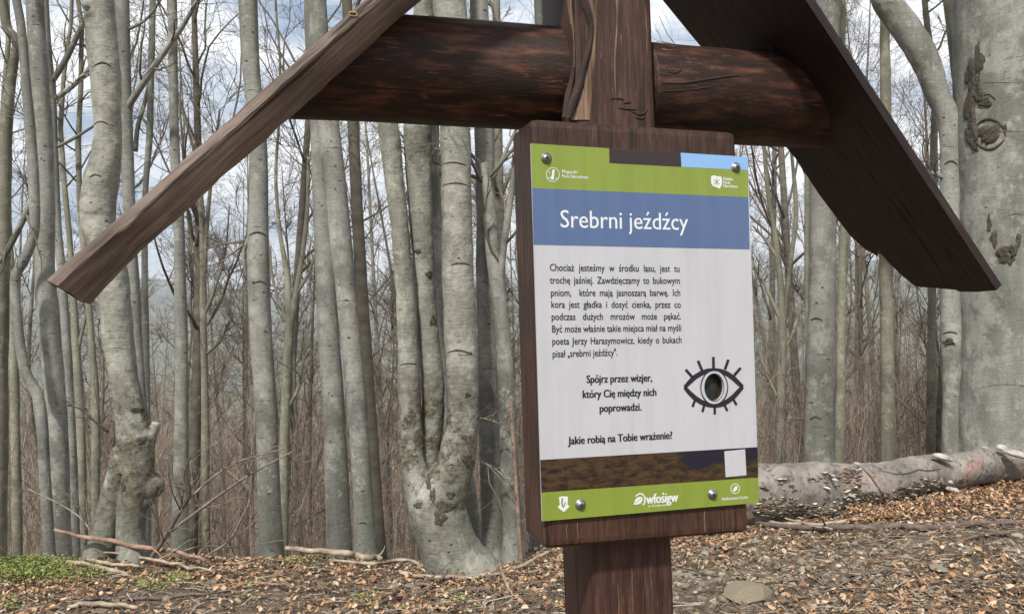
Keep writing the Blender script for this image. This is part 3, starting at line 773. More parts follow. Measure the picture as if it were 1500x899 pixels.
for (x0, y0, x1, y1, w_) in [(1215, 120, 1300, 240, .0012), (1180, 150, 1250, 250, .001), (1270, 250, 1385, 405, .0013), (1340, 300, 1430, 420, .0008), (1090, 20, 1200, 170, .001), (1310, 285, 1345, 330, .0012), (1240, 200, 1262, 232, .001), (1380, 360, 1398, 385, .0012), (1140, 88, 1150, 95, .0012), (1170, 124, 1178, 129, .0012)]:
    a_, b_ = SW(on_right(x0, y0)), SW(on_right(x1, y1)); Sp = Acc(); Sp.tubes(np.array([a_, (a_ + b_) / 2, b_]), np.array([.2, 1, .2]) * w_, 5); obj('splinter', Sp, M_logw, sign)

# log arms: round, cut off where they meet the planks
def log_arm(side):
    bc = .150
    if side < 0:
        t0, b0_ = Sb(800, 42, bc), Sb(800, 193, bc)
    else:
        t0, b0_ = Sb(1010, 70, bc), Sb(1010, 212, bc)
    cz = (t0[2] + b0_[2]) / 2; R_ = (t0[2] - b0_[2]) / 2 * .985
    bc = pf + .008 + R_
    k = 48
    a_in = Sb(870, 100, bc)[0] if side < 0 else Sb(930, 100, bc)[0]
    n_ = 70; V = []
    P_, D_, Nn, off = (lt0, Ld, Ln, -.010) if side < 0 else (rt0, Rd, Rn, .004)
    for i in range(n_):
        for j in range(k):
            th = j * 2 * math.pi / k; b_ = bc + R_ * math.cos(th); c = cz + R_ * math.sin(th)
            # plank's underside at this height: a where Nn.(p-P)=off
            ae = P_[0] + (off - (c - P_[2]) * Nn[2]) / Nn[0]
            f = i / (n_ - 1); a = a_in * (1 - f) + ae * f
            rr_ = R_ * (1 + .022 * float(sn(np.array([a * 3.0, math.cos(th), math.sin(th) + side]), .35, 3)) + .045 * (a - a_in) / .5 * side * -1 * .3)
            V.append([a, bc + rr_ * math.cos(th), cz + rr_ * math.sin(th)])
    Q = [[i * k + j, i * k + (j + 1) % k, (i + 1) * k + (j + 1) % k, (i + 1) * k + j] for i in range(n_ - 1) for j in range(k)]
    A = Acc(); A.add(SW(np.array(V)), Q)
    A.T.append(np.array([[(n_ - 1) * k, (n_ - 1) * k + j, (n_ - 1) * k + j + 1] for j in range(1, k - 1)])); A.T.append(np.array([[0, j + 1, j] for j in range(1, k - 1)]))
    return A, (bc, cz, R_)
for sd in (-1, 1):
    A, info = log_arm(sd); la = obj('log_arm', A, M_logw, sign)
    if sd > 0:
        me = la.data; bv = BVHTree.FromPolygons([v.co + Vector(ROOT[sign.name]) for v in me.vertices], [tuple(p.vertices) for p in me.polygons])
        for pts, w_ in [([(962, 121), (1000, 122), (1040, 116), (1070, 112), (1085, 112)], .0022), ([(962, 134), (1010, 132), (1060, 124)], .0012), ([(977, 92), (983, 88), (992, 90), (997, 97), (995, 104), (986, 107), (978, 102), (976, 95)], .0018), ([(965, 108), (975, 110), (982, 112)], .0015)]:
            q = []
            for x, y in smooth_pts(pts, 4):
                h = bv.ray_cast(CP, Vector(ray(x, y)).normalized())
                if h[0] is not None: q.append(np.array(h[0]))
            C = Acc(); C.tubes(np.array(q), w_ * (.4 + .6 * np.sin(np.linspace(.2, 2.9, len(q)))), 5); obj('drying_crack', C, M_wane, sign)

# ------------------------------------------------------------------ trees traced from their trunks
def resample(P, W_, step):
    P = np.asarray(P); d = np.concatenate([[0], np.cumsum(np.linalg.norm(np.diff(P, axis=0), axis=1))]); n_ = max(4, int(d[-1] / step))
    s = np.linspace(0, d[-1], n_); return np.stack([np.interp(s, d, P[:, i]) for i in range(3)], -1), np.interp(s, d, W_)

def trace(pts, D, D2=None):
    """pixel path [(x, y, width px)] at depth D -> points and radii"""
    sp = smooth_pts(pts, 6); n_ = len(sp)
    Ds = np.linspace(D, D if D2 is None else D2, n_)
    P = np.array([PD(x, y, d) for (x, y, w), d in zip(sp, Ds)]); R = np.array([max(w, .6) / 2 / F * d for (x, y, w), d in zip(sp, Ds)])
    return P, R

def lumpy(P, R, k, amp, seed=0, step=.05):
    P, R = resample(P, R, step)
    T = np.gradient(P, axis=0); T /= np.linalg.norm(T, axis=1, keepdims=True)
    ref = np.array([0, 1., 0]) if abs(T[:, 2]).mean() > .6 else np.array([0, 0, 1.])
    A = np.cross(T, ref); A /= np.linalg.norm(A, axis=1, keepdims=True); B = np.cross(T, A)
    th = np.arange(k) * 2 * math.pi / k
    U = np.cos(th)[None, :, None] * A[:, None] + np.sin(th)[None, :, None] * B[:, None]
    V = P[:, None] + U * R[:, None, None]
    nz = sn(V + seed * 3.7, 1.1, 3) * amp + sn(V * [1, 1, 2.5] + seed, 6, 2) * amp * .22
    V = P[:, None] + U * (R[:, None, None] * (1 + nz[..., None]))
    n_ = len(P); i = np.arange(n_ - 1)[:, None]; j = np.arange(k)[None]; j2 = (j + 1) % k
    Q = np.stack([i * k + j, i * k + j2, (i + 1) * k + j2, (i + 1) * k + j], -1).reshape(-1, 4)
    c = np.arange(1, k - 1); T0 = np.stack([0 * c, c + 1, c], -1); T1 = np.stack([0 * c, c, c + 1], -1) + (n_ - 1) * k
    return V.reshape(-1, 3), Q, np.concatenate([T0, T1])

def grow(P, R, n_, t0, t1, length, ang, segs, up, rr_=.5, jit=.18, rmin=.003, rg=rng):
    T, Np, _ = P.shape
    Pi = np.repeat(np.arange(T), n_); t = rg.uniform(t0, t1, T * n_); f = t * (Np - 1); i = np.clip(f.astype(int), 0, Np - 2); w = (f - i)[:, None]
    pos = P[Pi, i] * (1 - w) + P[Pi, i + 1] * w; rad = R[Pi, i] * (1 - w[:, 0]) + R[Pi, i + 1] * w[:, 0]
    tan = P[Pi, i + 1] - P[Pi, i]; tan /= np.linalg.norm(tan, axis=1, keepdims=True) + 1e-9
    rnd = rg.normal(size=(len(Pi), 3)); perp = rnd - (rnd * tan).sum(1, keepdims=True) * tan; perp /= np.linalg.norm(perp, axis=1, keepdims=True)
    a = np.radians(rg.uniform(ang[0], ang[1], len(Pi)))[:, None]; d = np.cos(a) * tan + np.sin(a) * perp
    Ln_ = length * (1.15 - .75 * (t - t0) / max(t1 - t0, .01)) * rg.uniform(.55, 1.2, len(Pi))
    out = [pos]; st = (Ln_ / segs)[:, None]
    for s in range(segs):
        d = d + rg.normal(size=d.shape) * jit + np.array([0, 0, up]); d /= np.linalg.norm(d, axis=1, keepdims=True)
        out.append(out[-1] + d * st)
    Pn = np.stack(out, 1); r0_ = np.maximum(rad * rr_, rmin); Rn_ = r0_[:, None] * np.linspace(1, .28, segs + 1)[None]; return Pn, np.maximum(Rn_, rmin * .7)

def scar_arc(bv, px, py, w, h, thick, A, down=True):
    """eyebrow shaped branch scar laid on the trunk"""
    q = []
    for s in np.linspace(-1, 1, 9):
        x = px + s * w; y = py + (s * s) * h * .38
        hit = bv.ray_cast(CP, Vector(ray(x, y)).normalized())
        if hit[0] is not None: q.append(np.array(hit[0]))
    if len(q) > 3:
        q = np.array(q); A.tubes(q, thick * (.35 + .65 * np.sin(np.linspace(.3, 2.85, len(q)))), 5); return True

def patch_on(bv, px, py, w, h, A, lift=.004, k=14):
    """raised, rough and cracked bark patch"""
    rg = random.Random(int(px * 31 + py * 17)); ph = [rg.uniform(0, 6.28) for _ in range(4)]
    c = bv.ray_cast(CP, Vector(ray(px, py)).normalized())
    if c[0] is None: return
    tow = CPn - np.array(c[0]); tow /= np.linalg.norm(tow)
    on = lambda n: np.array(n) * (1 if np.array(n) @ tow > 0 else -1)
    V = [np.array(c[0]) + on(c[1]) * lift * 1.8]; rings = (.3, .55, .8, 1.0)
    for ri, rr_ in enumerate(rings):
        for i in range(k):
            t = i * 2 * math.pi / k; s = 1 + .20 * math.sin(3 * t + ph[0]) + .15 * math.sin(5 * t + ph[1]) + .10 * math.sin(7 * t + ph[2])
            hh = bv.ray_cast(CP, Vector(ray(px + rr_ * w * s * math.cos(t), py + rr_ * h * s * math.sin(t))).normalized())
            if hh[0] is None: return
            lf = -.004 if ri == 3 else lift * rg.uniform(.6, 2.6)
            V.append(np.array(hh[0]) + on(hh[1]) * lf)
    T = [[0, 1 + (i + 1) % k, 1 + i] for i in range(k)]; Q = [[1 + a * k + i, 1 + a * k + (i + 1) % k, 1 + (a + 1) * k + (i + 1) % k, 1 + (a + 1) * k + i] for a in range(3) for i in range(k)]
    A.add(V, Q, T)

def bvh_of(o):
    off = Vector(ROOT[o.name]); me = o.data
    return BVHTree.FromPolygons([v.co + off for v in me.vertices], [tuple(p.vertices) for p in me.polygons])

def traced_tree(name, stems, D, label, mt=M_beech, k=24, amp=.035, limbs=(), scars=(), marks=(), nscar=0, seed=1, crown=True, base_flare=1.25, remesh=None, extra=None, top=4.5):
    """stems: list of pixel paths, top to bottom, last point is the foot"""
    paths = []
    for st in stems:
        P, R = trace(st[0] if isinstance(st, tuple) else st, (st[1] if isinstance(st, tuple) else D))
        ground = not (isinstance(st, tuple) and len(st) > 2 and st[2] == 'nofoot')
        notop = isinstance(st, tuple) and len(st) > 3
        if not notop:
            d = P[0] - P[3]; d /= np.linalg.norm(d); d = d * .6 + np.array([0, 0, .4]); d /= np.linalg.norm(d)
            ext = np.array([P[0] + d * s + np.array([.06 * math.sin(s * 1.3 + seed), .05 * math.sin(s + seed * 2), 0]) * s for s in np.linspace(top, .35, 7)]); P = np.vstack([ext, P]); R = np.concatenate([R[0] * np.linspace(.55, .98, 7), R])
        if ground:
            e = P[-1]; d = P[-1] - P[-3]; d /= np.linalg.norm(d); d = d * .5 + np.array([0, 0, -.5]); d /= np.linalg.norm(d)
            h = float(hgt(e[0], e[1]))
            dz = e[2] - h + .12
            if dz > .05:
                m = 6; s = np.linspace(dz / m, dz, m)
                P = np.vstack([P, e + d * s[:, None] / abs(d[2])]); R = np.concatenate([R, R[-1] * np.linspace(1.02, base_flare, m)])
            else:
                R[-4:] *= np.linspace(1.03, base_flare, 4); P = np.vstack([P, e + np.array([0, 0, -.15])]); R = np.concatenate([R, [R[-1] * 1.1]])
        paths.append((P, R))
    foot = paths[0][0][-1].copy(); foot[2] = float(hgt(foot[0], foot[1]))
    t = thing(name, foot, label, 'tree')
    A = Acc()
    for i, (P, R) in enumerate(paths): A.add(*lumpy(P, R, k, amp, seed + i * 5, .045 if R.max() < .2 else .06))
    if extra: extra(A)
    tr = obj('trunk', A, mt, t)
    if remesh:
        bpy.context.view_layer.update()
        modmesh(tr, [('REMESH', dict(mode='VOXEL', voxel_size=remesh, use_smooth_shade=True)), ('SMOOTH', dict(iterations=4, factor=.5))])
        me = tr.data; n_ = len(me.vertices); co = np.empty(n_ * 3, np.float32); me.vertices.foreach_get('co', co); co = co.reshape(-1, 3)
        no = np.empty(n_ * 3, np.float32); me.vertices.foreach_get('normal', no); no = no.reshape(-1, 3)
        co = co + no * (sn(co, 1.6, 3) * .0045 + sn(co, 8, 2) * .0018)[:, None]; me.vertices.foreach_set('co', co.astype(np.float32).ravel()); me.update()
        if not me.materials: me.materials.append(mt)
    for lp in limbs:
        lpts, lD, lD2 = (lp[0], lp[1], lp[2]) if isinstance(lp, tuple) else (lp, D, None)
        P, R = trace(lpts, lD, lD2); B = Acc(); B.add(*lumpy(P, R, 10, .05, seed, .06))
        o = obj('branch', B, mt, t)
        L1, r1 = grow(P[None], R[None], 5, .15, 1.0, .8, (25, 60), 6, .04, .45, .2, .003); L2, r2 = grow(L1, r1, 4, .2, 1, .35, (25, 60), 4, .03, .5, .2, .0022)
        C = Acc(); C.tubes(L1, r1, 4); C.tubes(L2, r2, 3); obj('twigs', C, M_twig, o)
    if crown:
        main = [(P[:8], R[:8]) for P, R in paths[:2]]
        C = Acc()
        for P, R in main:
            P = P[::-1][None]; R = R[::-1][None]
            L1, r1 = grow(P, R, 7, .25, 1, 1.9, (35, 65), 7, .06, .35, .15, .008); L2, r2 = grow(L1, r1, 6, .2, 1, .8, (25, 60), 5, .03, .5, .2, .005); L3, r3 = grow(L2, r2, 5, .2, 1, .4, (25, 60), 3, .02, .5, .2, .003)
            C.tubes(L1, r1, 6); C.tubes(L2, r2, 4); C.tubes(L3, r3, 3)
        obj('crown', C, M_far, t)
    bv = bvh_of(tr)
    for s in scars:
        S = Acc()
        if scar_arc(bv, *s[:4], s[4] / F * D, S): obj('branch_scar', S, M_scar, t)
    for s in marks:
        S = Acc(); patch_on(bv, *s, S, .004 if s[2] < 7.5 or D < 8 else .012)
        if S.n: obj('bark_patch', S, M_scar, t)
    # small random lenticel marks and eyebrow scars along the trunk
    lr = random.Random(seed * 17 + 3)
    for _ in range(nscar):
        st = stems[0][0] if isinstance(stems[0], tuple) else stems[0]; sp = smooth_pts(st, 6); x, y, w = sp[lr.randrange(len(sp))]
        y = y + lr.uniform(-8, 8)
        if not (0 < y < 840): continue
        S = Acc()
        if lr.random() < .3:
            if scar_arc(bv, x + lr.uniform(-.15, .15) * w, y, w * lr.uniform(.14, .30), w * lr.uniform(-.04, .16), .45 / F * D, S): obj('branch_scar', S, M_scar, t)
        else:
            patch_on(bv, x + lr.uniform(-.33, .33) * w, y, lr.uniform(1.0, 3.2), lr.uniform(.5, 1.6), S, .002, 8)
            if S.n: obj('bark_patch', S, M_scar, t)
    return t

# --- left side
traced_tree('beech_tree', [[(3, -20, 10), (10, 40, 13), (24, 60, 11), (16, 120, 14), (8, 200, 18), (4, 300, 22), (0, 450, 24), (-3, 650, 26), (-6, 830, 28)]], 9.5, 'olive brown trunk cut by the left edge of the photo', M_beecholive, 14, nscar=3, seed=2)
traced_tree('beech_tree', [[(20, -20, 12), (31, 40, 12), (38, 120, 13), (45, 200, 14), (50, 280, 14), (50, 340, 13), (36, 380, 13), (22, 410, 13), (26, 470, 13), (36, 540, 14), (58, 591, 15), (66, 700, 15), (74, 830, 16)]], 7.9, 'thin grey beech that weaves across the thicker straight trunk near the left edge', nscar=6, seed=3,
            limbs=[[(48, 290, 9), (30, 330, 8), (15, 360, 7), (0, 385, 6)]])
traced_tree('beech_tree', [[(50, -20, 23), (53, 40, 24), (58, 120, 25), (63, 200, 26), (66, 300, 27), (66, 400, 27), (72, 480, 28), (80, 560, 28), (86, 650, 27), (88, 740, 27), (90, 830, 30)]], 8.3, 'straight grey beech nearest the left edge with the thin stem weaving across it', nscar=16, seed=4)
traced_tree('beech_tree', [[(64, -20, 12), (68, 60, 12), (76, 150, 12), (80, 240, 11), (84, 330, 11), (92, 420, 12), (98, 520, 13), (104, 640, 14), (110, 820, 15)]], 9.2, 'slim grey beech between the straight left beech and the gnarled tree', seed=5, nscar=4,
            limbs=[[(76, 120, 8), (95, 90, 8), (112, 55, 7), (126, 25, 6)], [(80, 145, 7), (104, 128, 7), (128, 104, 6), (150, 70, 4)], [(84, 215, 5), (106, 204, 5), (132, 188, 4), (160, 170, 3)]])

def gnarl(A):
    D = 6.4
    def blob(x, y, rx, ry, dd=0, k=14):
        c = PD(x, y, D + dd); rx_, ry_ = rx / F * D, ry / F * D; V = []; 
        for i in range(k):
            ph = math.pi * i / (k - 1)
            for j in range(16):
                th = j * math.pi / 8; V.append(c + np.array([rx_ * math.sin(ph) * math.cos(th), rx_ * math.sin(ph) * math.sin(th), ry_ * math.cos(ph)]))
        Q = [[i * 16 + j, (i + 1) * 16 + j, (i + 1) * 16 + (j + 1) % 16, i * 16 + (j + 1) % 16] for i in range(k - 1) for j in range(16)]; A.add(V, Q)
    P, R = trace([(178, 655, 26), (173, 690, 30), (165, 725, 33), (157, 765, 36), (149, 800, 42), (142, 840, 52)], 6.38); A.add(*lumpy(P, R, 18, .05, 3, .04))
    P, R = trace([(200, 640, 44), (203, 675, 42), (200, 710, 42), (193, 745, 40), (191, 780, 38), (194, 812, 42), (198, 845, 52)], 6.3); A.add(*lumpy(P, R, 18, .07, 4, .04))
    blob(218, 712, 21, 20, -.05); blob(209, 728, 18, 18, -.06); blob(206, 700, 20, 16, -.03); blob(184, 610, 19, 14, .0)
    P, R = trace([(229, 618, 12), (226, 628, 14), (219, 645, 18), (208, 672, 26)], 6.34); A.add(*lumpy(P, R, 12, .08, 5, .03))
    blob(140, 305, 21, 22, -.03); blob(134, 318, 14, 14, -.05); blob(151, 322, 15, 14, -.02); blob(128, 8, 6, 8, -.1); blob(133, 20, 8, 8, -.09)
traced_tree('gnarled_beech', [([(143, -25, 40), (145, 0, 40), (150, 60, 42), (155, 120, 44), (158, 180, 38), (156, 220, 41), (149, 260, 50), (144, 300, 48), (146, 335, 46), (155, 370, 42), (165, 410, 42), (172, 490, 44), (183, 560, 41), (193, 610, 46), (198, 650, 46), (194, 690, 42)], 6.4, 'nofoot')], 6.4,
            'gnarled beech with a burl and split foot, passing behind the left roof plank', M_beechrough, 24, .04, remesh=.013, extra=gnarl, seed=6, nscar=6,
            scars=[(150, 92, 12, 14, 1.5), (148, 178, 10, 12, 1.2), (140, 256, 9, 10, 1.2)], marks=[(128, 12, 4, 5), (172, 590, 10, 5), (200, 600, 12, 4), (207, 645, 9, 6), (181, 712, 4, 10)])
traced_tree('beech_tree', [[(177, -20, 20), (179, 30, 21), (183, 120, 17), (186, 220, 18), (190, 320, 17), (194, 400, 16), (199, 480, 16), (204, 560, 16), (208, 640, 17), (212, 820, 19)]], 8.0, 'slender grey beech standing tight behind the gnarled tree', nscar=8, seed=7,
            limbs=[([(186, 160, 9), (198, 140, 9), (220, 107, 9), (245, 70, 8), (268, 38, 7), (292, -5, 5)], 8.0, 7.7), [(184, 45, 5), (215, 28, 4), (240, -8, 4)]])
traced_tree('beech_tree', [[(224, -20, 9), (223, 40, 9), (221, 120, 9), (219, 200, 9), (213, 280, 8), (212, 380, 9), (214, 560, 10), (216, 830, 11)]], 10.5, 'very thin trunk just right of the slender beech behind the gnarled tree', seed=8, nscar=2,
            limbs=[[(221, 110, 5), (212, 150, 6), (202, 185, 6), (198, 222, 7)]])
traced_tree('beech_tree', [[(251, -20, 13), (253, 40, 13), (254, 130, 13), (257, 240, 14), (262, 320, 15), (264, 420, 16), (266, 520, 18), (266, 620, 20), (265, 700, 22), (264, 820, 25)]], 8.3, 'straight grey beech midway between the gnarled tree and the scarred beech', nscar=9, seed=9)
traced_tree('beech_tree', [[(363, -20, 27), (364, 20, 27), (367, 90, 25), (376, 180, 25), (379, 260, 27), (378, 340, 29), (379, 420, 31), (383, 500, 32), (390, 600, 32), (393, 700, 33), (396, 780, 35), (397, 830, 40)]], 6.9, 'straight grey beech with a dark branch scar, alone left of the leaning pair', nscar=22, seed=10,
            scars=[(377, 340, 12, 14, 1.6), (380, 412, 10, 12, 1.2)], limbs=[[(370, 345, 8), (360, 358, 6), (357, 380, 5), (362, 410, 4)]])
traced_tree('beech_tree', [[(462, -20, 31), (462, 40, 31), (466, 120, 30), (470, 200, 30), (474, 300, 30), (478, 400, 31), (482, 500, 31), (489, 600, 32), (493, 700, 34), (498, 815, 36)]], 7.0, 'left trunk of the leaning pair of beeches, passing up behind the plank', nscar=14, seed=11)
traced_tree('beech_tree', [[(463, -20, 28), (468, 60, 29), (476, 140, 30), (483, 200, 31), (492, 280, 32), (502, 380, 32), (512, 480, 31), (523, 590, 27), (530, 700, 28), (535, 780, 32), (537, 825, 40)]], 6.6, 'right trunk of the leaning pair of beeches, curving in front of its neighbour', nscar=18, seed=12, scars=[(531, 765, 6, 6, 1.2)])

# --- centre cluster
def cluster(A):
    D = 5.9
    def blob(x, y, rx, ry, dd=0):
        c = PD(x, y, D + dd); a, b_ = rx / F * D, ry / F * D; V = [c + np.array([a * math.sin(p) * math.cos(t), a * math.sin(p) * math.sin(t), b_ * math.cos(p)]) for p in np.linspace(0, math.pi, 12) for t in np.arange(16) * math.pi / 8]
        A.add(V, [[i * 16 + j, (i + 1) * 16 + j, (i + 1) * 16 + (j + 1) % 16, i * 16 + (j + 1) % 16] for i in range(11) for j in range(16)])
    blob(640, 742, 38, 36, .03)
    blob(613, 367, 11, 8, .2); blob(628, 402, 9, 9, .2); blob(612, 452, 8, 9, .2)
traced_tree('forked_beech', [([(655, -25, 46), (660, 20, 48), (666, 100, 46), (667, 190, 45), (669, 300, 46), (671, 400, 47), (675, 500, 48), (678, 600, 49), (671, 660, 54), (657, 705, 62), (640, 742, 84), (650, 780, 84), (664, 815, 90), (686, 848, 104)], 5.9),
                           ([(552, -25, 30), (558, 60, 31), (565, 150, 31), (570, 200, 31), (582, 300, 28), (592, 400, 29), (597, 500, 31), (600, 600, 34), (601, 650, 38), (606, 690, 42), (616, 725, 48), (632, 765, 58)], 5.95, 'nofoot'),
                           ([(622, -25, 26), (620, 60, 34), (612, 190, 40), (615, 280, 37), (621, 400, 33), (626, 480, 32), (634, 560, 34), (634, 610, 34), (630, 660, 30), (632, 720, 36)], 6.08, 'nofoot'),
                           ], 5.9, 'big forked beech with three stems joined in one swollen foot beside the sign', M_beechrough, 26, .03, remesh=.011, base_flare=1.12, extra=cluster, seed=13, nscar=26,
            scars=[(664, 238, 19, 12, 1.3), (667, 268, 19, 12, 1.3), (671, 513, 20, 16, 1.5), (600, 532, 14, 8, 1.1), (675, 385, 14, 8, 1.1)],
            marks=[(685, 578, 5, 3), (697, 604, 5, 4), (680, 640, 5, 4), (684, 673, 9, 10), (634, 470, 5, 8), (628, 402, 5, 6), (612, 368, 6, 4), (652, 742, 16, 10), (596, 722, 11, 5), (644, 758, 10, 12), (628, 706, 4, 14), (634, 726, 5, 12), (612, 740, 7, 5), (660, 724, 8, 6)],
            limbs=[[(700, 612, 3.4), (712, 614, 3.2), (728, 618, 3), (746, 633, 2.4)], [(705, 676, 3), (722, 684, 3), (740, 700, 2.4), (752, 716, 2)]])
traced_tree('beech_tree', [[(632, 250, 22), (636, 340, 24), (642, 420, 26), (650, 520, 26), (660, 620, 24), (683, 700, 22), (693, 780, 24), (696, 830, 28)]], 6.9, 'partly hidden trunk showing behind the big forked beech', seed=14, crown=False, top=1.0)
traced_tree('beech_tree', [([(700, -25, 26), (704, 60, 28), (708, 150, 30), (710, 200, 30), (710, 300, 26), (711, 400, 27), (714, 500, 28), (716, 600, 30), (719, 700, 32), (722, 780, 36), (724, 835, 42)], 6.3),
                         ([(706, 240, 16), (716, 300, 20), (722, 370, 22), (730, 430, 22), (737, 500, 22), (742, 580, 24), (746, 680, 27), (750, 760, 30), (753, 835, 36)], 6.15, 'foot', 'notop')], 6.3,
            'twin stemmed beech just left of the sign board', M_beech, 20, .04, seed=15, nscar=14, limbs=[([(731, 420, 12), (738, 360, 11), (748, 290, 10), (758, 220, 9)], 6.15, 6.0), [(705, 215, 10), (699, 180, 8), (690, 150, 8), (684, 110, 7)]])
traced_tree('beech_tree', [[(788, -20, 13), (790, 60, 13), (792, 200, 14), (790, 400, 15), (785, 600, 16), (783, 830, 18)]], 9.0, 'thin trunk mostly hidden behind the sign board and its post', seed=16, crown=False)

# --- right side
traced_tree('beech_tree', [[(1214, -20, 36), (1212, 60, 36), (1208, 160, 36), (1206, 280, 37), (1205, 400, 38), (1203, 500, 39), (1201, 600, 40), (1200, 690, 44)]], 9.6, 'thick grey beech right of the sign panel, behind the fallen log', nscar=18, seed=17, scars=[(1196, 466, 8, 8, 1.6), (1195, 610, 8, 12, 1.4)])
traced_tree('beech_tree', [[(1190, -20, 17), (1190, 60, 16), (1187, 200, 15), (1185, 320, 13), (1184, 420, 12), (1186, 520, 12), (1190, 690, 14)]], 10.4, 'narrow trunk hugging the left side of the thick beech right of the panel', M_beecholive, 14, seed=18)
traced_tree('beech_tree', [[(1234, 120, 10), (1238, 220, 12), (1238, 300, 12), (1234, 400, 13), (1232, 500, 13), (1231, 600, 14), (1229, 690, 15)]], 10.8, 'thin brown trunk just right of the thick beech behind the log', M_beecholive, 12, seed=19, limbs=[[(1234, 420, 8), (1240, 380, 7), (1243, 330, 7), (1236, 290, 5), (1226, 260, 4)]])
traced_tree('beech_tree', [[(1296, 60, 14), (1298, 200, 16), (1298, 340, 18), (1298, 420, 19), (1300, 520, 19), (1300, 600, 19), (1301, 690, 20)]], 11.0, 'olive green trunk below the splintered end of the right roof plank', M_beecholive, 14, seed=20, nscar=5)
traced_tree('beech_tree', [[(1368, 200, 10), (1367, 340, 11), (1365, 440, 11), (1364, 540, 12), (1363, 690, 13)]], 12.0, 'thin dark trunk below the tip of the right roof plank', M_beecholive, 12, seed=21)
traced_tree('beech_tree', [([(1290, -22, 36), (1300, 5, 37), (1331, 48, 38), (1356, 92, 37), (1372, 135, 33), (1388, 172, 32), (1393, 215, 30), (1393, 280, 28), (1392, 340, 28), (1393, 430, 29), (1395, 520, 29), (1397, 600, 31), (1399, 690, 36)], 9.0)], 9.0, 'pale beech whose upper trunk bends sharply to the left beside the largest trunk', M_beech, 22, .045, seed=22, nscar=12, scars=[(1393, 236, 9, 14, 1.6), (1392, 486, 10, 8, 1.5)], marks=[(1390, 500, 8, 5), (1388, 642, 10, 4)],
            limbs=[[(1385, 262, 8), (1372, 256, 7), (1360, 252, 6)]])
traced_tree('beech_tree', [[(1386, -20, 14), (1394, 40, 14), (1400, 100, 14), (1408, 200, 14), (1414, 690, 15)]], 12.0, 'leaning olive branch like trunk seen between the bent beech and the largest trunk', M_beecholive, 12, seed=23)
def burls(A):
    D = 8.3
    for x, y, rx, ry in [(1430, 165, 18, 46), (1448, 196, 25, 21), (1436, 142, 15, 20), (1440, 186, 24, 24)]:
        c = PD(x, y, D - .02); a, b_ = rx / F * D, ry / F * D; V = [c + np.array([a * math.sin(p) * math.cos(t), a * .16 * math.sin(p) * math.sin(t), b_ * math.cos(p)]) for p in np.linspace(0, math.pi, 10) for t in np.arange(14) * math.pi / 7]
        A.add(V, [[i * 14 + j, (i + 1) * 14 + j, (i + 1) * 14 + (j + 1) % 14, i * 14 + (j + 1) % 14] for i in range(9) for j in range(14)])
traced_tree('beech_tree', [[(1490, -30, 164), (1490, 60, 164), (1491, 180, 164), (1493, 300, 164), (1495, 400, 164), (1496, 500, 166), (1496, 600, 170), (1497, 690, 180)]], 8.8, 'largest pale beech trunk at the right edge with knotted burls', M_beech, 72, .018, seed=24, 
            scars=[(1449, 174, 22, 40, 2.4), (1449, 219, 22, -38, 2.2), (1446, 138, 12, 22, 1.6)],
            marks=[(1423, 110, 8, 28), (1422, 160, 9, 34), (1425, 200, 10, 22), (1438, 90, 5, 14), (1444, 150, 9, 9), (1449, 196, 17, 15), (1449, 198, 14, 11), (1436, 140, 8, 12), (1424, 205, 8, 10), (1462, 184, 5, 5), (1449, 328, 4, 15), (1456, 350, 6, 14), (1470, 372, 10, 14), (1484, 366, 8, 10), (1492, 352, 4, 12), (1433, 88, 7, 26), (1430, 120, 6, 14), (1472, 190, 3, 10), (1466, 378, 6, 8), (1480, 380, 7, 9)], nscar=10)
# multi stemmed thin tree right of the panel
traced_tree('slender_tree', [([(1112, 130, 4), (1118, 200, 5), (1126, 290, 7), (1136, 350, 8), (1144, 425, 10), (1146, 500, 13), (1144, 590, 14), (1143, 690, 16)], 12.5), ([(1150, 150, 4), (1160, 230, 5), (1166, 310, 7), (1160, 370, 7), (1152, 430, 8), (1148, 470, 9)], 12.5, 'nofoot', 'notop')], 12.5,
            'slim many branched tree close to the right edge of the sign panel', M_beecholive, 10, .05, seed=25, limbs=[[(1144, 470, 6), (1126, 430, 5), (1112, 400, 4), (1100, 380, 3)], [(1146, 520, 6), (1164, 480, 5), (1176, 440, 4)], [(1140, 380, 5), (1120, 350, 4), (1102, 330, 3)], [(1146, 590, 5), (1126, 556, 5), (1108, 500, 3)]])
# slim forked trees of the middle distance on the left
traced_tree('slender_tree', [([(262, 150, 3), (284, 220, 5), (294, 290, 8), (297, 380, 9), (298, 470, 10), (300, 560, 11), (301, 700, 12), (302, 815, 13)], 12.0), ([(322, 160, 3), (312, 240, 5), (304, 320, 6), (299, 400, 7)], 12, 'nofoot', 'notop')], 12.0,
            'slim forked tree between the straight beech and the scarred beech', M_beecholive, 10, .05, seed=26, limbs=[[(296, 400, 5), (282, 360, 4), (274, 310, 3)], [(299, 460, 5), (316, 420, 4), (330, 370, 3), (336, 300, 2)], [(300, 520, 5), (322, 500, 4), (336, 470, 3)]])
traced_tree('slender_tree', [([(408, 190, 4), (404, 260, 5), (410, 340, 6), (420, 400, 9), (424, 470, 12), (420, 560, 14), (416, 660, 15), (414, 815, 17)], 11.0), ([(452, 230, 5), (450, 310, 6), (442, 380, 8), (432, 440, 9), (424, 490, 9)], 11.0, 'nofoot', 'notop')], 11.0,
            'dark forked tree between the scarred beech and the leaning pair', M_beecholive, 10, .05, seed=27, limbs=[[(424, 480, 6), (408, 440, 5), (398, 400, 4), (396, 360, 3)], [(434, 430, 6), (452, 400, 5), (462, 370, 3)], [(420, 600, 6), (436, 570, 5), (444, 530, 4), (455, 510, 3)]])
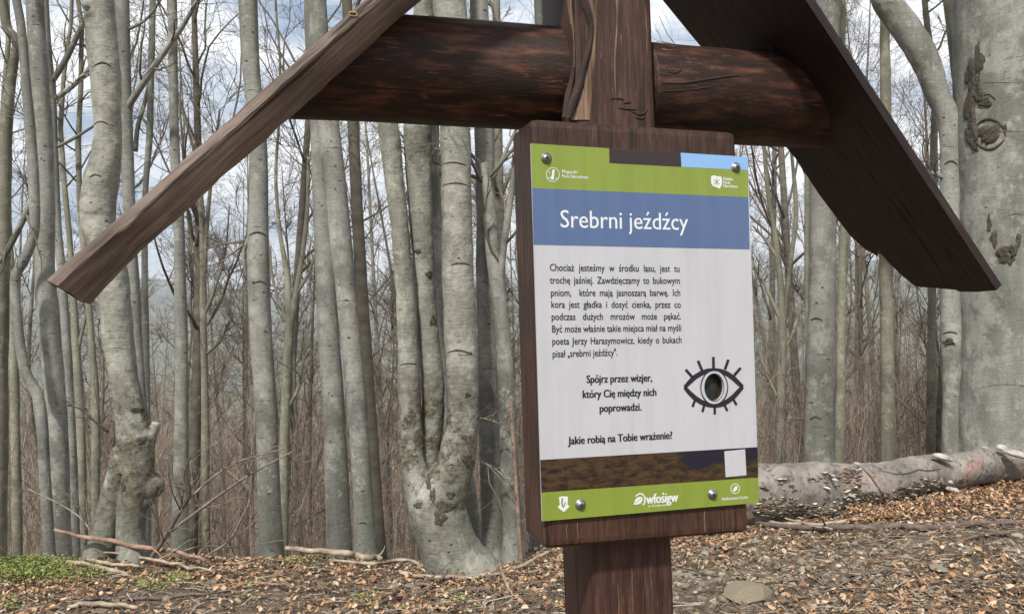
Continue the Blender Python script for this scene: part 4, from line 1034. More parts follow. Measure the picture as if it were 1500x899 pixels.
traced_tree('slender_tree', [([(104, 380, 8), (108, 440, 10), (112, 520, 11), (118, 620, 12), (120, 700, 13), (122, 820, 14)], 10.0)], 10.0, 'dark trunk directly below the low end of the left roof plank', M_beecholive, 12, .06, seed=28, limbs=[[(112, 520, 5), (124, 470, 4), (132, 430, 3)], [(116, 600, 5), (98, 560, 4), (88, 530, 3)]])
traced_tree('slender_tree', [([(128, 420, 9), (134, 500, 10), (140, 590, 11), (140, 700, 12), (138, 820, 13)], 9.4)], 9.4, 'dark trunk close against the left side of the gnarled tree', M_beecholive, 12, .06, seed=29)
traced_tree('slender_tree', [([(12, 330, 9), (16, 400, 10), (20, 500, 11), (22, 600, 12), (24, 700, 13), (26, 820, 14)], 10.2)], 10.2, 'dark trunk low at the left edge behind the weaving stem', M_beecholive, 12, .06, seed=30)

# ------------------------------------------------------------------ the wood behind: individual trees sharing a few meshes
def tree_variant(seed, H, r, l0, nl, ll, tw, k=8):
    rg = np.random.default_rng(seed); n_ = 14
    s = np.linspace(0, 1, n_); lean = rg.normal(size=2) * .05
    P = np.stack([H * s * lean[0] + .12 * np.sin(s * rg.uniform(3, 9) + rg.uniform(0, 6)) * s * 1.6, H * s * lean[1] + .12 * np.sin(s * rg.uniform(3, 9)) * s, H * s - .4], -1)
    R = r * np.clip(1.12 - s, .08, 1.0) ** .8; R[0] *= 1.25
    A = Acc(); A.tubes(P, R, k)
    L1, r1 = grow(P[None], R[None], nl, l0, .98, ll, (28, 58), 8, .10, .42, .13, .012, rg)
    A.tubes(L1[: nl // 2], r1[: nl // 2], 5)
    C = Acc(); C.tubes(L1[nl // 2:], r1[nl // 2:], 5)
    L2, r2 = grow(L1, r1, tw[0], .15, 1, ll * .42, (25, 55), 5, .05, .5, .17, .008, rg); L3, r3 = grow(L2, r2, tw[1], .15, 1, ll * .2, (25, 60), 4, .04, .5, .2, .0045, rg)
    C.tubes(L2, r2, 4); C.tubes(L3, r3, 3)
    if tw[2]: L4, r4 = grow(L3, r3, tw[2], .2, 1, ll * .11, (25, 60), 2, .02, .6, .2, .0035, rg); C.tubes(L4, r4, 3)
    return A.mesh('trunk'), C.mesh('crown')
VAR = []
for i in range(7): VAR.append(('tall', *tree_variant(100 + i, rng.uniform(15, 20), rng.uniform(.07, .125), .30, 20, rng.uniform(3.0, 4.0), (5, 5, 3))))
for i in range(6): VAR.append(('thin', *tree_variant(200 + i, rng.uniform(8, 13), rng.uniform(.04, .07), .18, 18, rng.uniform(1.7, 2.4), (6, 5, 3), 6)))
for v in VAR: v[1].materials.append(M_far); v[2].materials.append(M_twig)
keep = []
def free_spot(x, y, dmin):
    return all((x - a) ** 2 + (y - b_) ** 2 > dmin ** 2 for a, b_ in keep)
LAB = {'tall': ('bare_beech', 'tall bare beech standing in the wood down the slope', 'tall bare beeches of the wood behind'), 'thin': ('bare_sapling', 'thin bare young tree among the trunks down the slope', 'thin young trees of the wood behind')}
cnt = 0
tries = 0
while cnt < 185 and tries < 20000:
    tries += 1
    th = math.radians(rng.uniform(-42, 42)); r = 10.5 + 62 * rng.uniform(0, 1) ** 1.15
    x, y = r * math.sin(th), r * math.cos(th)
    if y < float(crest(x)) + 3.2: continue
    if not free_spot(x, y, .6 + r * .018): continue
    keep.append((x, y))
    kind = 'thin' if rng.uniform() < (.78 if r < 24 else .66) else 'tall'
    vs = [v for v in VAR if v[0] == kind]; v = vs[rng.integers(len(vs))]
    nm, lb, gp = LAB[kind]
    side = 'left of the sign' if x / y < .13 else 'right of the sign'; nr_ = 'just beyond the ridge, ' if r < 24 else 'far down the slope, '
    lb = lb.split(' standing')[0].split(' among')[0] + ' ' + nr_ + side; gp = gp + ' ' + nr_ + side
    t = thing(nm, (x, y, float(hgt(x, y)) - .1), lb, 'tree', gp)
    t.rotation_euler = (0, 0, rng.uniform(0, 6.28)); s = rng.uniform(.8, 1.2); t.scale = (s, s, s)
    for nm2, me in (('trunk', v[1]), ('crown', v[2])):
        o = bpy.data.objects.new(nm2, me); COL.objects.link(o); o.parent = t
    cnt += 1

# far wood as one mass: simple stems with forked tops
def far_wood():
    rg = np.random.default_rng(5); n_ = 650
    th = np.radians(rg.uniform(-44, 44, n_)); r = 70 + 230 * rg.uniform(0, 1, n_) ** 1.3
    x, y = r * np.sin(th), r * np.cos(th); z = hgt(x, y) - .5; H = rg.uniform(12, 19, n_)
    s = np.linspace(0, 1, 5)
    P = np.stack([x[:, None] + H[:, None] * s * rg.normal(0, .05, (n_, 1)), y[:, None] + 0 * s, z[:, None] + H[:, None] * s], -1); R = (rg.uniform(.10, .2, n_))[:, None] * np.linspace(1, .25, 5)
    A = Acc(); A.tubes(P, R, 4)
    L1, r1 = grow(P, R, 9, .35, 1, 4, (25, 50), 3, .12, .4, .15, .03, rg); A.tubes(L1, r1, 3)
    L2, r2 = grow(L1, r1, 4, .2, 1, 1.8, (25, 55), 2, .05, .5, .2, .022, rg); A.tubes(L2, r2, 3)
    o = obj('distant_wood', A, M_brush); tag(o, 'far bare wood on the slope behind the nearer trunks', 'wood', kind='stuff')
far_wood()

# thicket of saplings and brush on the slope
def thicket():
    rg = np.random.default_rng(9); n_ = 4200
    th = np.radians(rg.uniform(-42, 42, n_)); r = 12 + 48 * rg.uniform(0, 1, n_) ** 1.3; x, y = r * np.sin(th), r * np.cos(th)
    ok = y > crest(x) + 1.3; x, y, r = x[ok], y[ok], r[ok]; n_ = len(x); z = hgt(x, y) - .1
    H = rg.uniform(1.2, 5.0, n_) * np.clip(r / 16, .6, 1.4); s = np.linspace(0, 1, 6)
    lean = rg.normal(0, .13, (n_, 2)); bend = rg.normal(0, .05, (n_, 6, 3)).cumsum(1) * (H / 5)[:, None, None]
    P = np.stack([x[:, None] + H[:, None] * s * lean[:, :1], y[:, None] + H[:, None] * s * lean[:, 1:], z[:, None] + H[:, None] * s], -1) + bend
    R = (rg.uniform(.004, .013, n_) * np.clip(r / 18, .8, 1.6))[:, None] * np.linspace(1, .35, 6)
    A = Acc(); A.tubes(P, R, 3); L1, r1 = grow(P, R, 5, .15, 1, 1.1, (25, 55), 3, .06, .6, .18, .004, rg); A.tubes(L1, r1, 3)
    L2, r2 = grow(L1, r1, 2, .2, 1, .5, (25, 55), 2, .03, .6, .18, .0035, rg); A.tubes(L2, r2, 3)
    o = obj('thicket', A, M_brush); tag(o, 'brown thicket of bare twigs and saplings between the trunks', 'undergrowth', kind='stuff')
thicket()

# ------------------------------------------------------------------ fallen log with its fungi
def log_path():
    pts = [(1020, 735, 76, 6.5), (1100, 727, 84, 6.7), (1180, 722, 92, 6.95), (1250, 716, 70, 7.2), (1320, 703, 60, 7.45), (1400, 689, 52, 7.8), (1460, 681, 50, 8.1), (1540, 675, 46, 8.5), (1640, 664, 44, 9.0)]
    sp = smooth_pts(pts, 6); return np.array([PD(x, y, d) for x, y, w, d in sp]), np.array([w / 2 / F * d for x, y, w, d in sp])
LP, LR = log_path()
logf = LP[len(LP) // 2].copy(); logf[2] = float(hgt(logf[0], logf[1]))
lg = thing('fallen_log', logf, 'grey fallen beech log lying on the ridge, crusted with bracket fungi', 'log')
A = Acc(); A.add(*lumpy(LP, LR, 30, .045, 40, .06))
for x, y, D, rx, ry in [(1205, 690, 6.85, 20, 14), (1140, 700, 6.65, 18, 16), (1230, 708, 6.95, 12, 20), (1445, 680, 7.85, 14, 14), (1190, 745, 6.8, 40, 14), (1120, 742, 6.6, 30, 14), (1500, 676, 8.1, 16, 16)]:
    c = PD(x, y, D); a, b_ = rx / F * D, ry / F * D; V = [c + np.array([a * math.sin(p) * math.cos(t), a * .8 * math.sin(p) * math.sin(t), b_ * math.cos(p)]) for p in np.linspace(0, math.pi, 10) for t in np.arange(14) * math.pi / 7]
    A.add(V, [[i * 14 + j, (i + 1) * 14 + j, (i + 1) * 14 + (j + 1) % 14, i * 14 + (j + 1) % 14] for i in range(9) for j in range(14)])
def logmat(t, b):
    v = mapped(t, (1, 1, 1)); vx = mapped(t, (6, 2, 1))
    c = ramp(t, noise_(t, 3, 6, v), [(.3, (.12, .107, .09)), (.5, (.22, .195, .168)), (.72, (.33, .295, .26))])
    red = ramp(t, noise_(t, 2.2, 4, v), [(.5, 0), (.64, .5)])
    c = mix(t, red, c, (.36, .20, .14))
    sp = ramp(t, noise_(t, 16, 6, v, .7), [(.52, 0), (.62, .8)]); c = mix(t, sp, c, (.06, .05, .04))
    pale = ramp(t, noise_(t, 26, 4, v, .7), [(.62, 0), (.68, .7)]); c = mix(t, pale, c, (.46, .44, .40))
    t.links.new(c, b.inputs['Base Color']); b.inputs['Roughness'].default_value = .85
    bump(t, b, mix(t, .5, noise_(t, 12, 7, vx, .7), noise_(t, 40, 5, v)), .7, .015)
M_log = mat('fallen_log_bark', logmat)
lo = obj('log', A, M_log, lg); bpy.context.view_layer.update()
modmesh(lo, [('REMESH', dict(mode='VOXEL', voxel_size=.018, use_smooth_shade=True)), ('SMOOTH', dict(iterations=3, factor=.5))])
me = lo.data; n_ = len(me.vertices); co = np.empty(n_ * 3, np.float32); me.vertices.foreach_get('co', co); co = co.reshape(-1, 3); no = np.empty(n_ * 3, np.float32); me.vertices.foreach_get('normal', no); no = no.reshape(-1, 3)
co = co + no * (sn(co, 2.0, 3) * .010 + sn(co, 8, 2) * .004)[:, None]; me.vertices.foreach_set('co', co.astype(np.float32).ravel()); me.update()
if not me.materials: me.materials.append(M_log)
lbv = bvh_of(lo)
def fungus_mesh(seed, dark=False):
    rg = random.Random(seed); V = [(0, 0, .25), (0, 0, -.12)]; k = 9; ri = []
    for i in range(k):
        t = math.pi * (i / (k - 1)) ; r = 1 + .18 * math.sin(3 * t + seed) + rg.uniform(-.08, .08); V.append((math.cos(t) * r, -math.sin(t) * r * .75, rg.uniform(-.06, .06)))
    for i in range(k): x, y, z = V[2 + i]; V.append((x * .6, y * .6, .22))
    T = [];
    for i in range(k - 1): T += [(0, 2 + k + i, 2 + k + i + 1), (2 + k + i, 2 + i, 2 + i + 1), (2 + k + i, 2 + i + 1, 2 + k + i + 1), (1, 2 + i + 1, 2 + i)]
    return mesh_np('bracket_fungus', V, None, T, True)
M_fung = mat('bracket_fungi', lambda t, b: (t.links.new(ramp(t, N(t, 'ObjectInfo').outputs['Random'], [(0, (.06, .042, .028)), (.5, (.17, .125, .08)), (.8, (.36, .29, .19)), (1, (.66, .6, .48))]), b.inputs['Base Color']), setattr(b.inputs['Roughness'], 'default_value', .8)))
M_fungw = stick_mat('white_fungus', (.20, .17, .145), (.58, .54, .48))
FM = [fungus_mesh(i) for i in range(5)]
for m in FM: m.materials.append(M_fung)
zones = [(1108, 1165, 735, 752, 50, 2.6), (1130, 1200, 738, 757, 60, 2.8), (1190, 1290, 728, 752, 75, 2.8), (1236, 1262, 684, 740, 34, 3.2), (1205, 1232, 690, 712, 12, 3.0), (1340, 1392, 700, 720, 26, 2.6), (1310, 1350, 712, 730, 20, 2.8), (1140, 1168, 700, 720, 10, 2.6), (1183, 1202, 696, 708, 8, 2.6), (1110, 1120, 711, 716, 3, 4)]
nf = 0
for x0, x1, y0, y1, c_, sz in zones:
    for _ in range(c_):
        px, py = rng.uniform(x0, x1), rng.uniform(y0, y1)
        hit = lbv.ray_cast(CP, Vector(ray(px, py)).normalized())
        if hit[0] is None or nf > 296: continue
        nrm = hit[1]; az = math.atan2(nrm.y, nrm.x) + math.pi / 2
        o = bpy.data.objects.new('bracket_fungus', FM[rng.integers(5)]); COL.objects.link(o); o.parent = lg
        o.location = hit[0] + nrm * .002 - Vector(ROOT[lg.name]); o.rotation_euler = (rng.uniform(-.2, .2), rng.uniform(-.2, .2), az)
        s = sz / F * hit[3] * rng.uniform(.7, 1.7); o.scale = (s, s, s * .6); nf += 1
B = Acc(); _rg = np.random.default_rng(77)
for x0, x1, y0, y1, c_, sz in [(1105, 1300, 738, 756, 900, 2.6), (1108, 1165, 728, 752, 120, 2.4), (1238, 1260, 684, 740, 110, 2.8), (1336, 1395, 704, 720, 90, 2.4), (1308, 1350, 714, 732, 90, 2.6), (1260, 1300, 720, 745, 160, 2.6)]:
    for _ in range(c_):
        px, py = _rg.uniform(x0, x1), _rg.uniform(y0, y1)
        hit = lbv.ray_cast(CP, Vector(ray(px, py)).normalized())
        if hit[0] is None: continue
        nrm = hit[1]; az = math.atan2(nrm.y, nrm.x); s = sz / F * hit[3] * _rg.uniform(.6, 1.6); c = np.array(hit[0]); e1 = np.array([math.cos(az), math.sin(az), _rg.uniform(-.25, .1)]); e2 = np.array([-math.sin(az), math.cos(az), _rg.uniform(-.2, .2)]); th_ = np.array([0, 0, s * .22])
        rim = [c + e2 * s * math.cos(a_) + e1 * s * .8 * math.sin(a_) for a_ in np.linspace(0, math.pi, 6)]
        B.add([c + th_ * 1.5, c - th_] + rim, None, [[0, 2 + i, 3 + i] for i in range(5)] + [[1, 3 + i, 2 + i] for i in range(5)])
M_fung2 = island('small_bracket_fungi', [(0, (.05, .036, .025)), (.5, (.16, .115, .07)), (.85, (.36, .29, .19)), (1, (.6, .54, .42))])
tag(obj('small_fungi', B, M_fung2, lg), kind='stuff')
def hoof(px, py, w, h, D, name='tinder_fungus', lab=None, two=False):
    c = PD(px, py, D); a, b_ = w / F * D, h / F * D; V = []; kk = 14
    for i, p in enumerate(np.linspace(0, math.pi, 10)):
        for j in range(kk):
            t = j * 2 * math.pi / kk; rr_ = 1 + .08 * math.sin(3 * t + px) + .05 * math.sin(9 * p)
            zz = math.cos(p); zz = zz if zz > 0 else zz * .35
            V.append(c + NR * a * math.sin(p) * math.cos(t) * rr_ + np.array([0, 1, 0]) * a * .6 * math.sin(p) * math.sin(t) * rr_ + NU * (b_ * zz - .25 * a * math.sin(p) * math.cos(t)))
    A = Acc(); A.add(V, [[i * kk + j, (i + 1) * kk + j, (i + 1) * kk + (j + 1) % kk, i * kk + (j + 1) % kk] for i in range(9) for j in range(kk)])
    o = obj(name, A, M_fungw, lg)
    if lab: o['label'] = lab
for a in [(1381, 671, 15, 7, 7.5), (1444, 657, 5.5, 4, 8.0), (1469, 658, 9, 7, 7.9), (1490, 667, 20, 8, 7.8), (1256, 680, 6, 3.5, 7.1), (1392, 717, 7, 5, 7.35), (1400, 719, 6, 5, 7.35), (1393, 707, 4, 4, 7.4), (1220, 697, 4, 3, 6.75), (1223, 703, 4.5, 3, 6.75), (1212, 715, 6, 2.4, 6.7), (1246, 726, 7, 4, 6.85)]: hoof(*a)
C = Acc()
for pts in ([(1296, 690), (1312, 694), (1330, 693), (1345, 688), (1360, 689), (1378, 686)], [(1255, 682), (1268, 690), (1280, 705), (1290, 720), (1297, 732)]):
    q = []
    for x, y in smooth_pts(pts, 4):
        h = lbv.ray_cast(CP, Vector(ray(x, y)).normalized())
        if h[0] is not None: q.append(np.array(h[0]))
    if len(q) > 3: C.tubes(np.array(q), .009 * (.4 + .6 * np.sin(np.linspace(.2, 2.9, len(q)))), 6)
if C.n: obj('bark_crack', C, M_scar, lg)

# ------------------------------------------------------------------ fallen branches
def fallen(pts, w, m, label, lift=.02, kids=0, cat='branch', name='fallen_branch'):
    sp = smooth_pts(pts, 5); q = []; rr_ = []
    for (x, y) in sp:
        p = G(x, y); D = (p - CPn) @ NF
        if D > (6.5 if x < 1000 else 9.5): D = 6.2 if x < 1000 else 8; p = PD(x, y, D); p[2] = max(p[2], float(hgt(p[0], p[1])))
        r = w / 2 / F * D; p[2] += r * .7 + lift; q.append(p); rr_.append(r)
    q = np.array(q); rr_ = np.array(rr_) * (.45 + .6 * np.sin(np.linspace(.25, 2.8, len(q))) ** .7)
    # keep depth jumps of grazing rays in check
    for i in range(1, len(q)):
        d = q[i] - q[i - 1]; l_ = np.linalg.norm(d)
        if l_ > .5: q[i] = q[i - 1] + d / l_ * .5
    q[:, 2] += .01 * sn(q, 3, 2)
    t = thing(name, q[len(q) // 2], label, cat)
    A = Acc(); A.add(*lumpy(q, rr_, 8, .12, len(keep) % 7 + w, .035)); o = obj('stem', A, m, t)
    if kids:
        L1, r1 = grow(q[None], rr_[None], kids, .15, .95, .45, (25, 55), 5, .01, .5, .2, .003)
        for a_, b_ in zip(L1, r1):
            a_[:, 2] = np.maximum(a_[:, 2], hgt(a_[:, 0], a_[:, 1]) + .01)
            K = Acc(); K.tubes(a_, b_, 5); obj('side_twig', K, m, t)
    return t
FBL = [([(80, 793), (140, 807), (200, 817), (255, 826), (300, 839)], 6.5, M_stickred, 'long reddish fallen branch lying across the foot of the gnarled tree', .09, 3),
 ([(152, 818), (195, 824), (250, 836), (312, 849)], 4, M_stickpale, 'thin pale fallen branch just below the long reddish one', .05, 2),
 ([(128, 824), (165, 836), (205, 839)], 6, M_stickpale, 'short pale stick ending right of the gnarled tree foot', .03, 0),
 ([(98, 829), (140, 836), (186, 847)], 6.5, M_stickpale, 'stout pale stick beside the green plants at the left', .02, 0),
 ([(0, 879), (60, 876), (120, 879), (190, 877)], 4, M_stickdark, 'dark thin branch at the bottom left among the leaves', .01, 2),
 ([(100, 894), (130, 890), (165, 893), (202, 897)], 6.5, M_stickpale, 'palest barkless stick at the bottom left edge of the photo', .01, 0),
 ([(110, 890), (155, 881), (230, 879), (310, 874)], 5, M_stickdark, 'greyish brown branch just above the palest barkless stick', .01, 2),
 ([(418, 811), (460, 814), (510, 820), (558, 826)], 9, M_stickpale, 'thick lichen covered branch in front of the leaning pair of beeches', .03, 3),
 ([(482, 829), (545, 834), (575, 827), (600, 829), (632, 842)], 5, M_stickpale, 'pale arched stick left of the forked beech foot', .03, 2),
 ([(600, 847), (650, 852), (700, 848), (742, 842)], 6.5, M_stickpale, 'pale branch in front of the forked beech foot', .02, 2),
 ([(752, 843), (780, 830), (806, 818)], 5, M_stickpale, 'pale raised stick touching the left side of the sign post', .05, 1),
 ([(702, 890), (760, 868), (822, 846)], 4, M_stickdark, 'dark thin branch slanting up to the sign post from the left', .02, 2),
 ([(556, 893), (585, 869), (612, 862), (634, 864)], 6, M_stickdark, 'grey crooked branch at the bottom centre left', .02, 3),
 ([(1092, 768), (1150, 778), (1210, 782), (1300, 778), (1350, 780), (1420, 775), (1510, 772)], 9, M_stickdark, 'longest thick dark branch lying in front of the fallen log', .02, 5),
 ([(1102, 765), (1150, 775), (1190, 776), (1250, 768), (1262, 761)], 6, M_stickpale, 'pale crooked stick between the fallen log and the long dark branch', .03, 1),
 ([(1130, 893), (1200, 872), (1270, 848), (1312, 841)], 4, M_stickdark, 'dark thin branch right of the big flat stone', .015, 3),
 ([(1348, 861), (1420, 852), (1482, 835)], 4, M_stickdark, 'dark thin branch at the lower right among stone chips', .015, 2),
 ([(1330, 741), (1395, 746), (1440, 760), (1472, 777)], 4, M_stickdark, 'thin branch curving down over leaves near the right edge', .03, 1),
 ([(1396, 797), (1450, 790), (1510, 780)], 4.5, M_stickdark, 'brown branch parallel to the long dark one at the right edge', .02, 1),
 ([(1145, 765), (1190, 782), (1220, 787)], 3, M_stickpale, 'thin pale twig crossing the long dark branch', .05, 1),
 ([(730, 828), (742, 862), (752, 880)], 4, M_stickpale, 'short pale stick pointing at the viewer left of the post', .03, 0),
 ([(660, 876), (690, 868), (722, 875)], 6, M_stickdark, 'short grey stick near the bottom centre left of the post', .02, 0),
 ([(300, 862), (360, 858), (420, 861)], 4, M_stickred, 'thin reddish stick among leaves left of centre', .01, 1),
 ([(1010, 795), (1050, 806), (1092, 803)], 3.5, M_stickdark, 'thin dark stick just right of the sign post', .02, 1)]
for pts, w, m, lb, lf, kd in FBL: fallen(pts, w, m, lb, lf, kd)

# dead brush with long pale twigs beside the gnarled tree
M_stickmid = stick_mat('brown_grey_stick', (.11, .085, .065), (.30, .25, .195))
def brush():
    D = 6.15; base = G(224, 815)
    t = thing('dead_brush', base, 'dead spreading brush with long pale twigs right of the gnarled tree', 'brush')
    for pts, d1, d2, m in [([(222, 816, 8), (238, 792, 7), (262, 752, 6), (278, 722, 5), (268, 702, 4), (278, 668, 2.5)], 6.2, 6.1, M_stickdark),
        ([(250, 778, 5), (290, 748, 4.5), (340, 712, 4), (375, 690, 3.2), (430, 660, 2)], 6.15, 5.8, M_stickmid), ([(278, 730, 4), (310, 700, 3.5), (350, 676, 3), (420, 656, 1.8)], 6.15, 6.3, M_stickmid),
        ([(300, 815, 3.5), (335, 792, 3.5), (352, 762, 3.2), (366, 730, 2.6), (356, 702, 1.6)], 6.3, 6.4, M_stickmid), ([(262, 752, 3), (266, 735, 2.6), (240, 665, 1.8)], 6.1, 6.2, M_stickdark), ([(240, 792, 3), (232, 770, 2.4), (216, 730, 2)], 6.1, 6.0, M_stickdark),
        ([(262, 810, 3), (292, 800, 2.6), (350, 800, 2), (420, 790, 1.4)], 6.2, 6.5, M_stickmid), ([(140, 800, 3), (128, 770, 2.5), (100, 745, 2.2), (40, 715, 1.4)], 6.3, 6.6, M_stickmid), ([(125, 798, 3), (122, 760, 2.2), (112, 735, 1.6)], 6.3, 6.2, M_stickmid), ([(158, 632, 4), (140, 618, 3.2), (120, 600, 3), (97, 592, 2)], 6.4, 6.2, M_stickdark)]:
        P, R = trace(pts, d1, d2); A = Acc(); A.tubes(P, R, 6); o = obj('twig', A, m, t)
        L1, r1 = grow(P[None], R[None], 6, .2, 1, .45, (20, 55), 5, .02, .5, .2, .002); L2, r2 = grow(L1, r1, 3, .2, 1, .18, (20, 55), 3, .0, .6, .2, .0015); B = Acc(); B.tubes(L1, r1, 4); B.tubes(L2, r2, 3); obj('fine_twigs', B, m, o)
brush()
t = thing('broken_sapling', G(760, 828), 'thin broken orange brown stick standing against the left edge of the board', 'stick')
P, R = trace([(748, 580, 3), (750, 620, 5), (754, 680, 6), (758, 740, 6), (761, 790, 6), (763, 820, 7)], 6.0); A = Acc(); A.tubes(P, R, 8); obj('stem', A, M_splinter, t)
e = P[-1]; A = Acc(); A.tubes(np.array([e, [e[0], e[1], float(hgt(e[0], e[1])) - .05]]), np.array([R[-1], R[-1]]), 8); obj('foot', A, M_splinter, t)

# ------------------------------------------------------------------ stones
def stone_mesh(seed, flat):
    import bmesh
    bm = bmesh.new(); bmesh.ops.create_icosphere(bm, subdivisions=2, radius=1); rg = random.Random(seed)
    pl = [(Vector((rg.gauss(0, 1), rg.gauss(0, 1), rg.gauss(0, .8))).normalized(), rg.uniform(.55, .85)) for _ in range(9)]
    for v in bm.verts:
        for n_, d in pl:
            k = v.co.dot(n_) - d
            if k > 0: v.co -= n_ * k
        v.co += Vector((mnoise.noise(v.co * 2 + Vector((seed, 0, 0))),) * 3) * .05; v.co.z *= flat
    me = bpy.data.meshes.new('stone'); bm.to_mesh(me); bm.free(); me.materials.append(M_stone); return me
SM = [stone_mesh(i, [.3, .4, .5, .35, .45, .6][i]) for i in range(6)]
def stone(px, py, w, k, label, group=None, rz=0, tilt=.1):
    p = G(px, py); D = (p - CPn) @ NF; s = w / 2 / F * D
    o = bpy.data.objects.new('stone', SM[k]); COL.objects.link(o); o.location = p + np.array([0, 0, s * .15]); o.scale = (s, s * .85, s); o.rotation_euler = (tilt, tilt * .5, rz); tag(o, label, 'stone', group)
for a in [(1095, 876, 84, 0, 'largest flat brownish stone at the bottom right of the sign post'), (1375, 835, 38, 0, 'pale olive flat stone lying mid slope at the lower right'), (1120, 824, 28, 3, 'grey slab of stone above the largest stone'),
          (1330, 856, 34, 0, 'flat dark olive slab below the pale olive stone'), (1295, 808, 15, 5, 'small yellowish stone just below the long dark branch'), (1105, 797, 30, 1, 'half buried grey stone right of the board foot'),
          (1490, 865, 30, 0, 'light flat stone near the lower right corner'), (1360, 872, 26, 2, 'blunt tan stone at the bottom between two thin branches'), (1010, 893, 20, 5, 'pale stone at the bottom edge right of the post'), (1490, 788, 22, 2, 'pinkish pale stone at the right edge below the log'),
          (600, 865, 30, 2, 'mossy grey stone under the crooked branch at bottom centre left'), (280, 835, 22, 2, 'pale grey stone at the end of the long reddish branch')]: stone(*a, rz=a[0] * .7)
for i in range(120):
    px = rng.uniform(990, 1500) if i < 95 else rng.uniform(0, 820); py = rng.uniform(795, 899) if i < 95 else rng.uniform(850, 899)
    stone(px, py, rng.uniform(9, 22), int(rng.integers(6)), 'small flat brownish stone lying in the litter of the foreground slope', 'small stones in the litter', rng.uniform(0, 6), rng.uniform(-.2, .2))

# ------------------------------------------------------------------ litter: leaves, chips, twigs, green cover
def leaves(n_, area, size, name, mtl, label, cat, seed, tilt=.5, lift=(.0, .02), aspect=.55, px=None):
    rg = np.random.default_rng(seed)
    if px is None:
        x = rg.uniform(area[0], area[1], n_); y = rg.uniform(area[2], area[3], n_)
        ok = (y < crest(x) + 1.2) & (np.abs(x) < .78 * y + .3); x, y = x[ok], y[ok]
    else:
        P, ok = px; x, y = P[ok][:, 0], P[ok][:, 1]
    if px is None:
        dn = .75 + .35 * sn(np.stack([x, y, 0 * x], -1), .45, 3) - .22 * ((x > .3) & (y < 6.2)); ok = rg.uniform(0, 1, len(x)) < dn; x, y = x[ok], y[ok]
    n_ = len(x); z = hgt(x, y) + rg.uniform(lift[0], lift[1], n_)
    s = (size[0] + (size[1] - size[0]) * rg.uniform(0, 1, n_) ** 1.6)[:, None]; yaw = rg.uniform(0, 6.28, n_); 
    u = np.stack([np.cos(yaw), np.sin(yaw), rg.normal(0, tilt, n_)], -1); u /= np.linalg.norm(u, axis=1, keepdims=True)
    v = np.stack([-np.sin(yaw), np.cos(yaw), rg.normal(0, tilt, n_)], -1); v -= (u * v).sum(1, keepdims=True) * u; v /= np.linalg.norm(v, axis=1, keepdims=True); w = np.cross(u, v)
    c = np.stack([x, y, z], -1); cu = rg.uniform(-.5, .9, n_)[:, None]; cl = rg.uniform(-.3, .45, n_)[:, None]; asp = aspect * rg.uniform(.6, 1.2, n_)[:, None]
    e1 = rg.uniform(.75, 1.1, n_)[:, None]; a1 = v * s * asp * .5
    pts = [c - u * s * .5 + w * s * cl * .4, c + u * s * .5 + w * s * cl * .5, c - u * s * .17, c + u * s * .18 + w * s * cl * .08,
           c - u * s * .22 + a1 * e1 + w * s * cu * .28, c + u * s * .18 + a1 * .85 + w * s * cu * .24, c - u * s * .22 - a1 * e1 + w * s * cu * .28, c + u * s * .18 - a1 * .85 + w * s * cu * .24]
    V = np.stack(pts, 1).reshape(-1, 3); b = (np.arange(n_) * 8)[:, None]
    T = np.concatenate([b + t_ for t_ in ([0, 2, 4], [4, 2, 3], [4, 3, 5], [5, 3, 1], [0, 6, 2], [6, 3, 2], [6, 7, 3], [7, 1, 3])])
    me = mesh_np(name, V, None, T, False); o = obj(name, me, mtl); tag(o, label, cat, kind='stuff'); return o
leaves(150000, (-6.0, 7.0, 3.2, 10.8), (.014, .060), 'leaf_litter', M_leaf, 'dry brown beech leaves covering the forest floor', 'leaves', 1, .5, (.0, .035))
PX = np.concatenate([rng.uniform(1240, 1500, 5000)]); PY = 750 - (PX - 1240) * .13 + rng.uniform(-14, 26, 5000)
leaves(0, None, (.03, .06), 'leaf_drift', M_leaf, 'orange brown drift of leaves along the foot of the fallen log', 'leaves', 2, .55, (.0, .06), .45, GV(PX, PY))
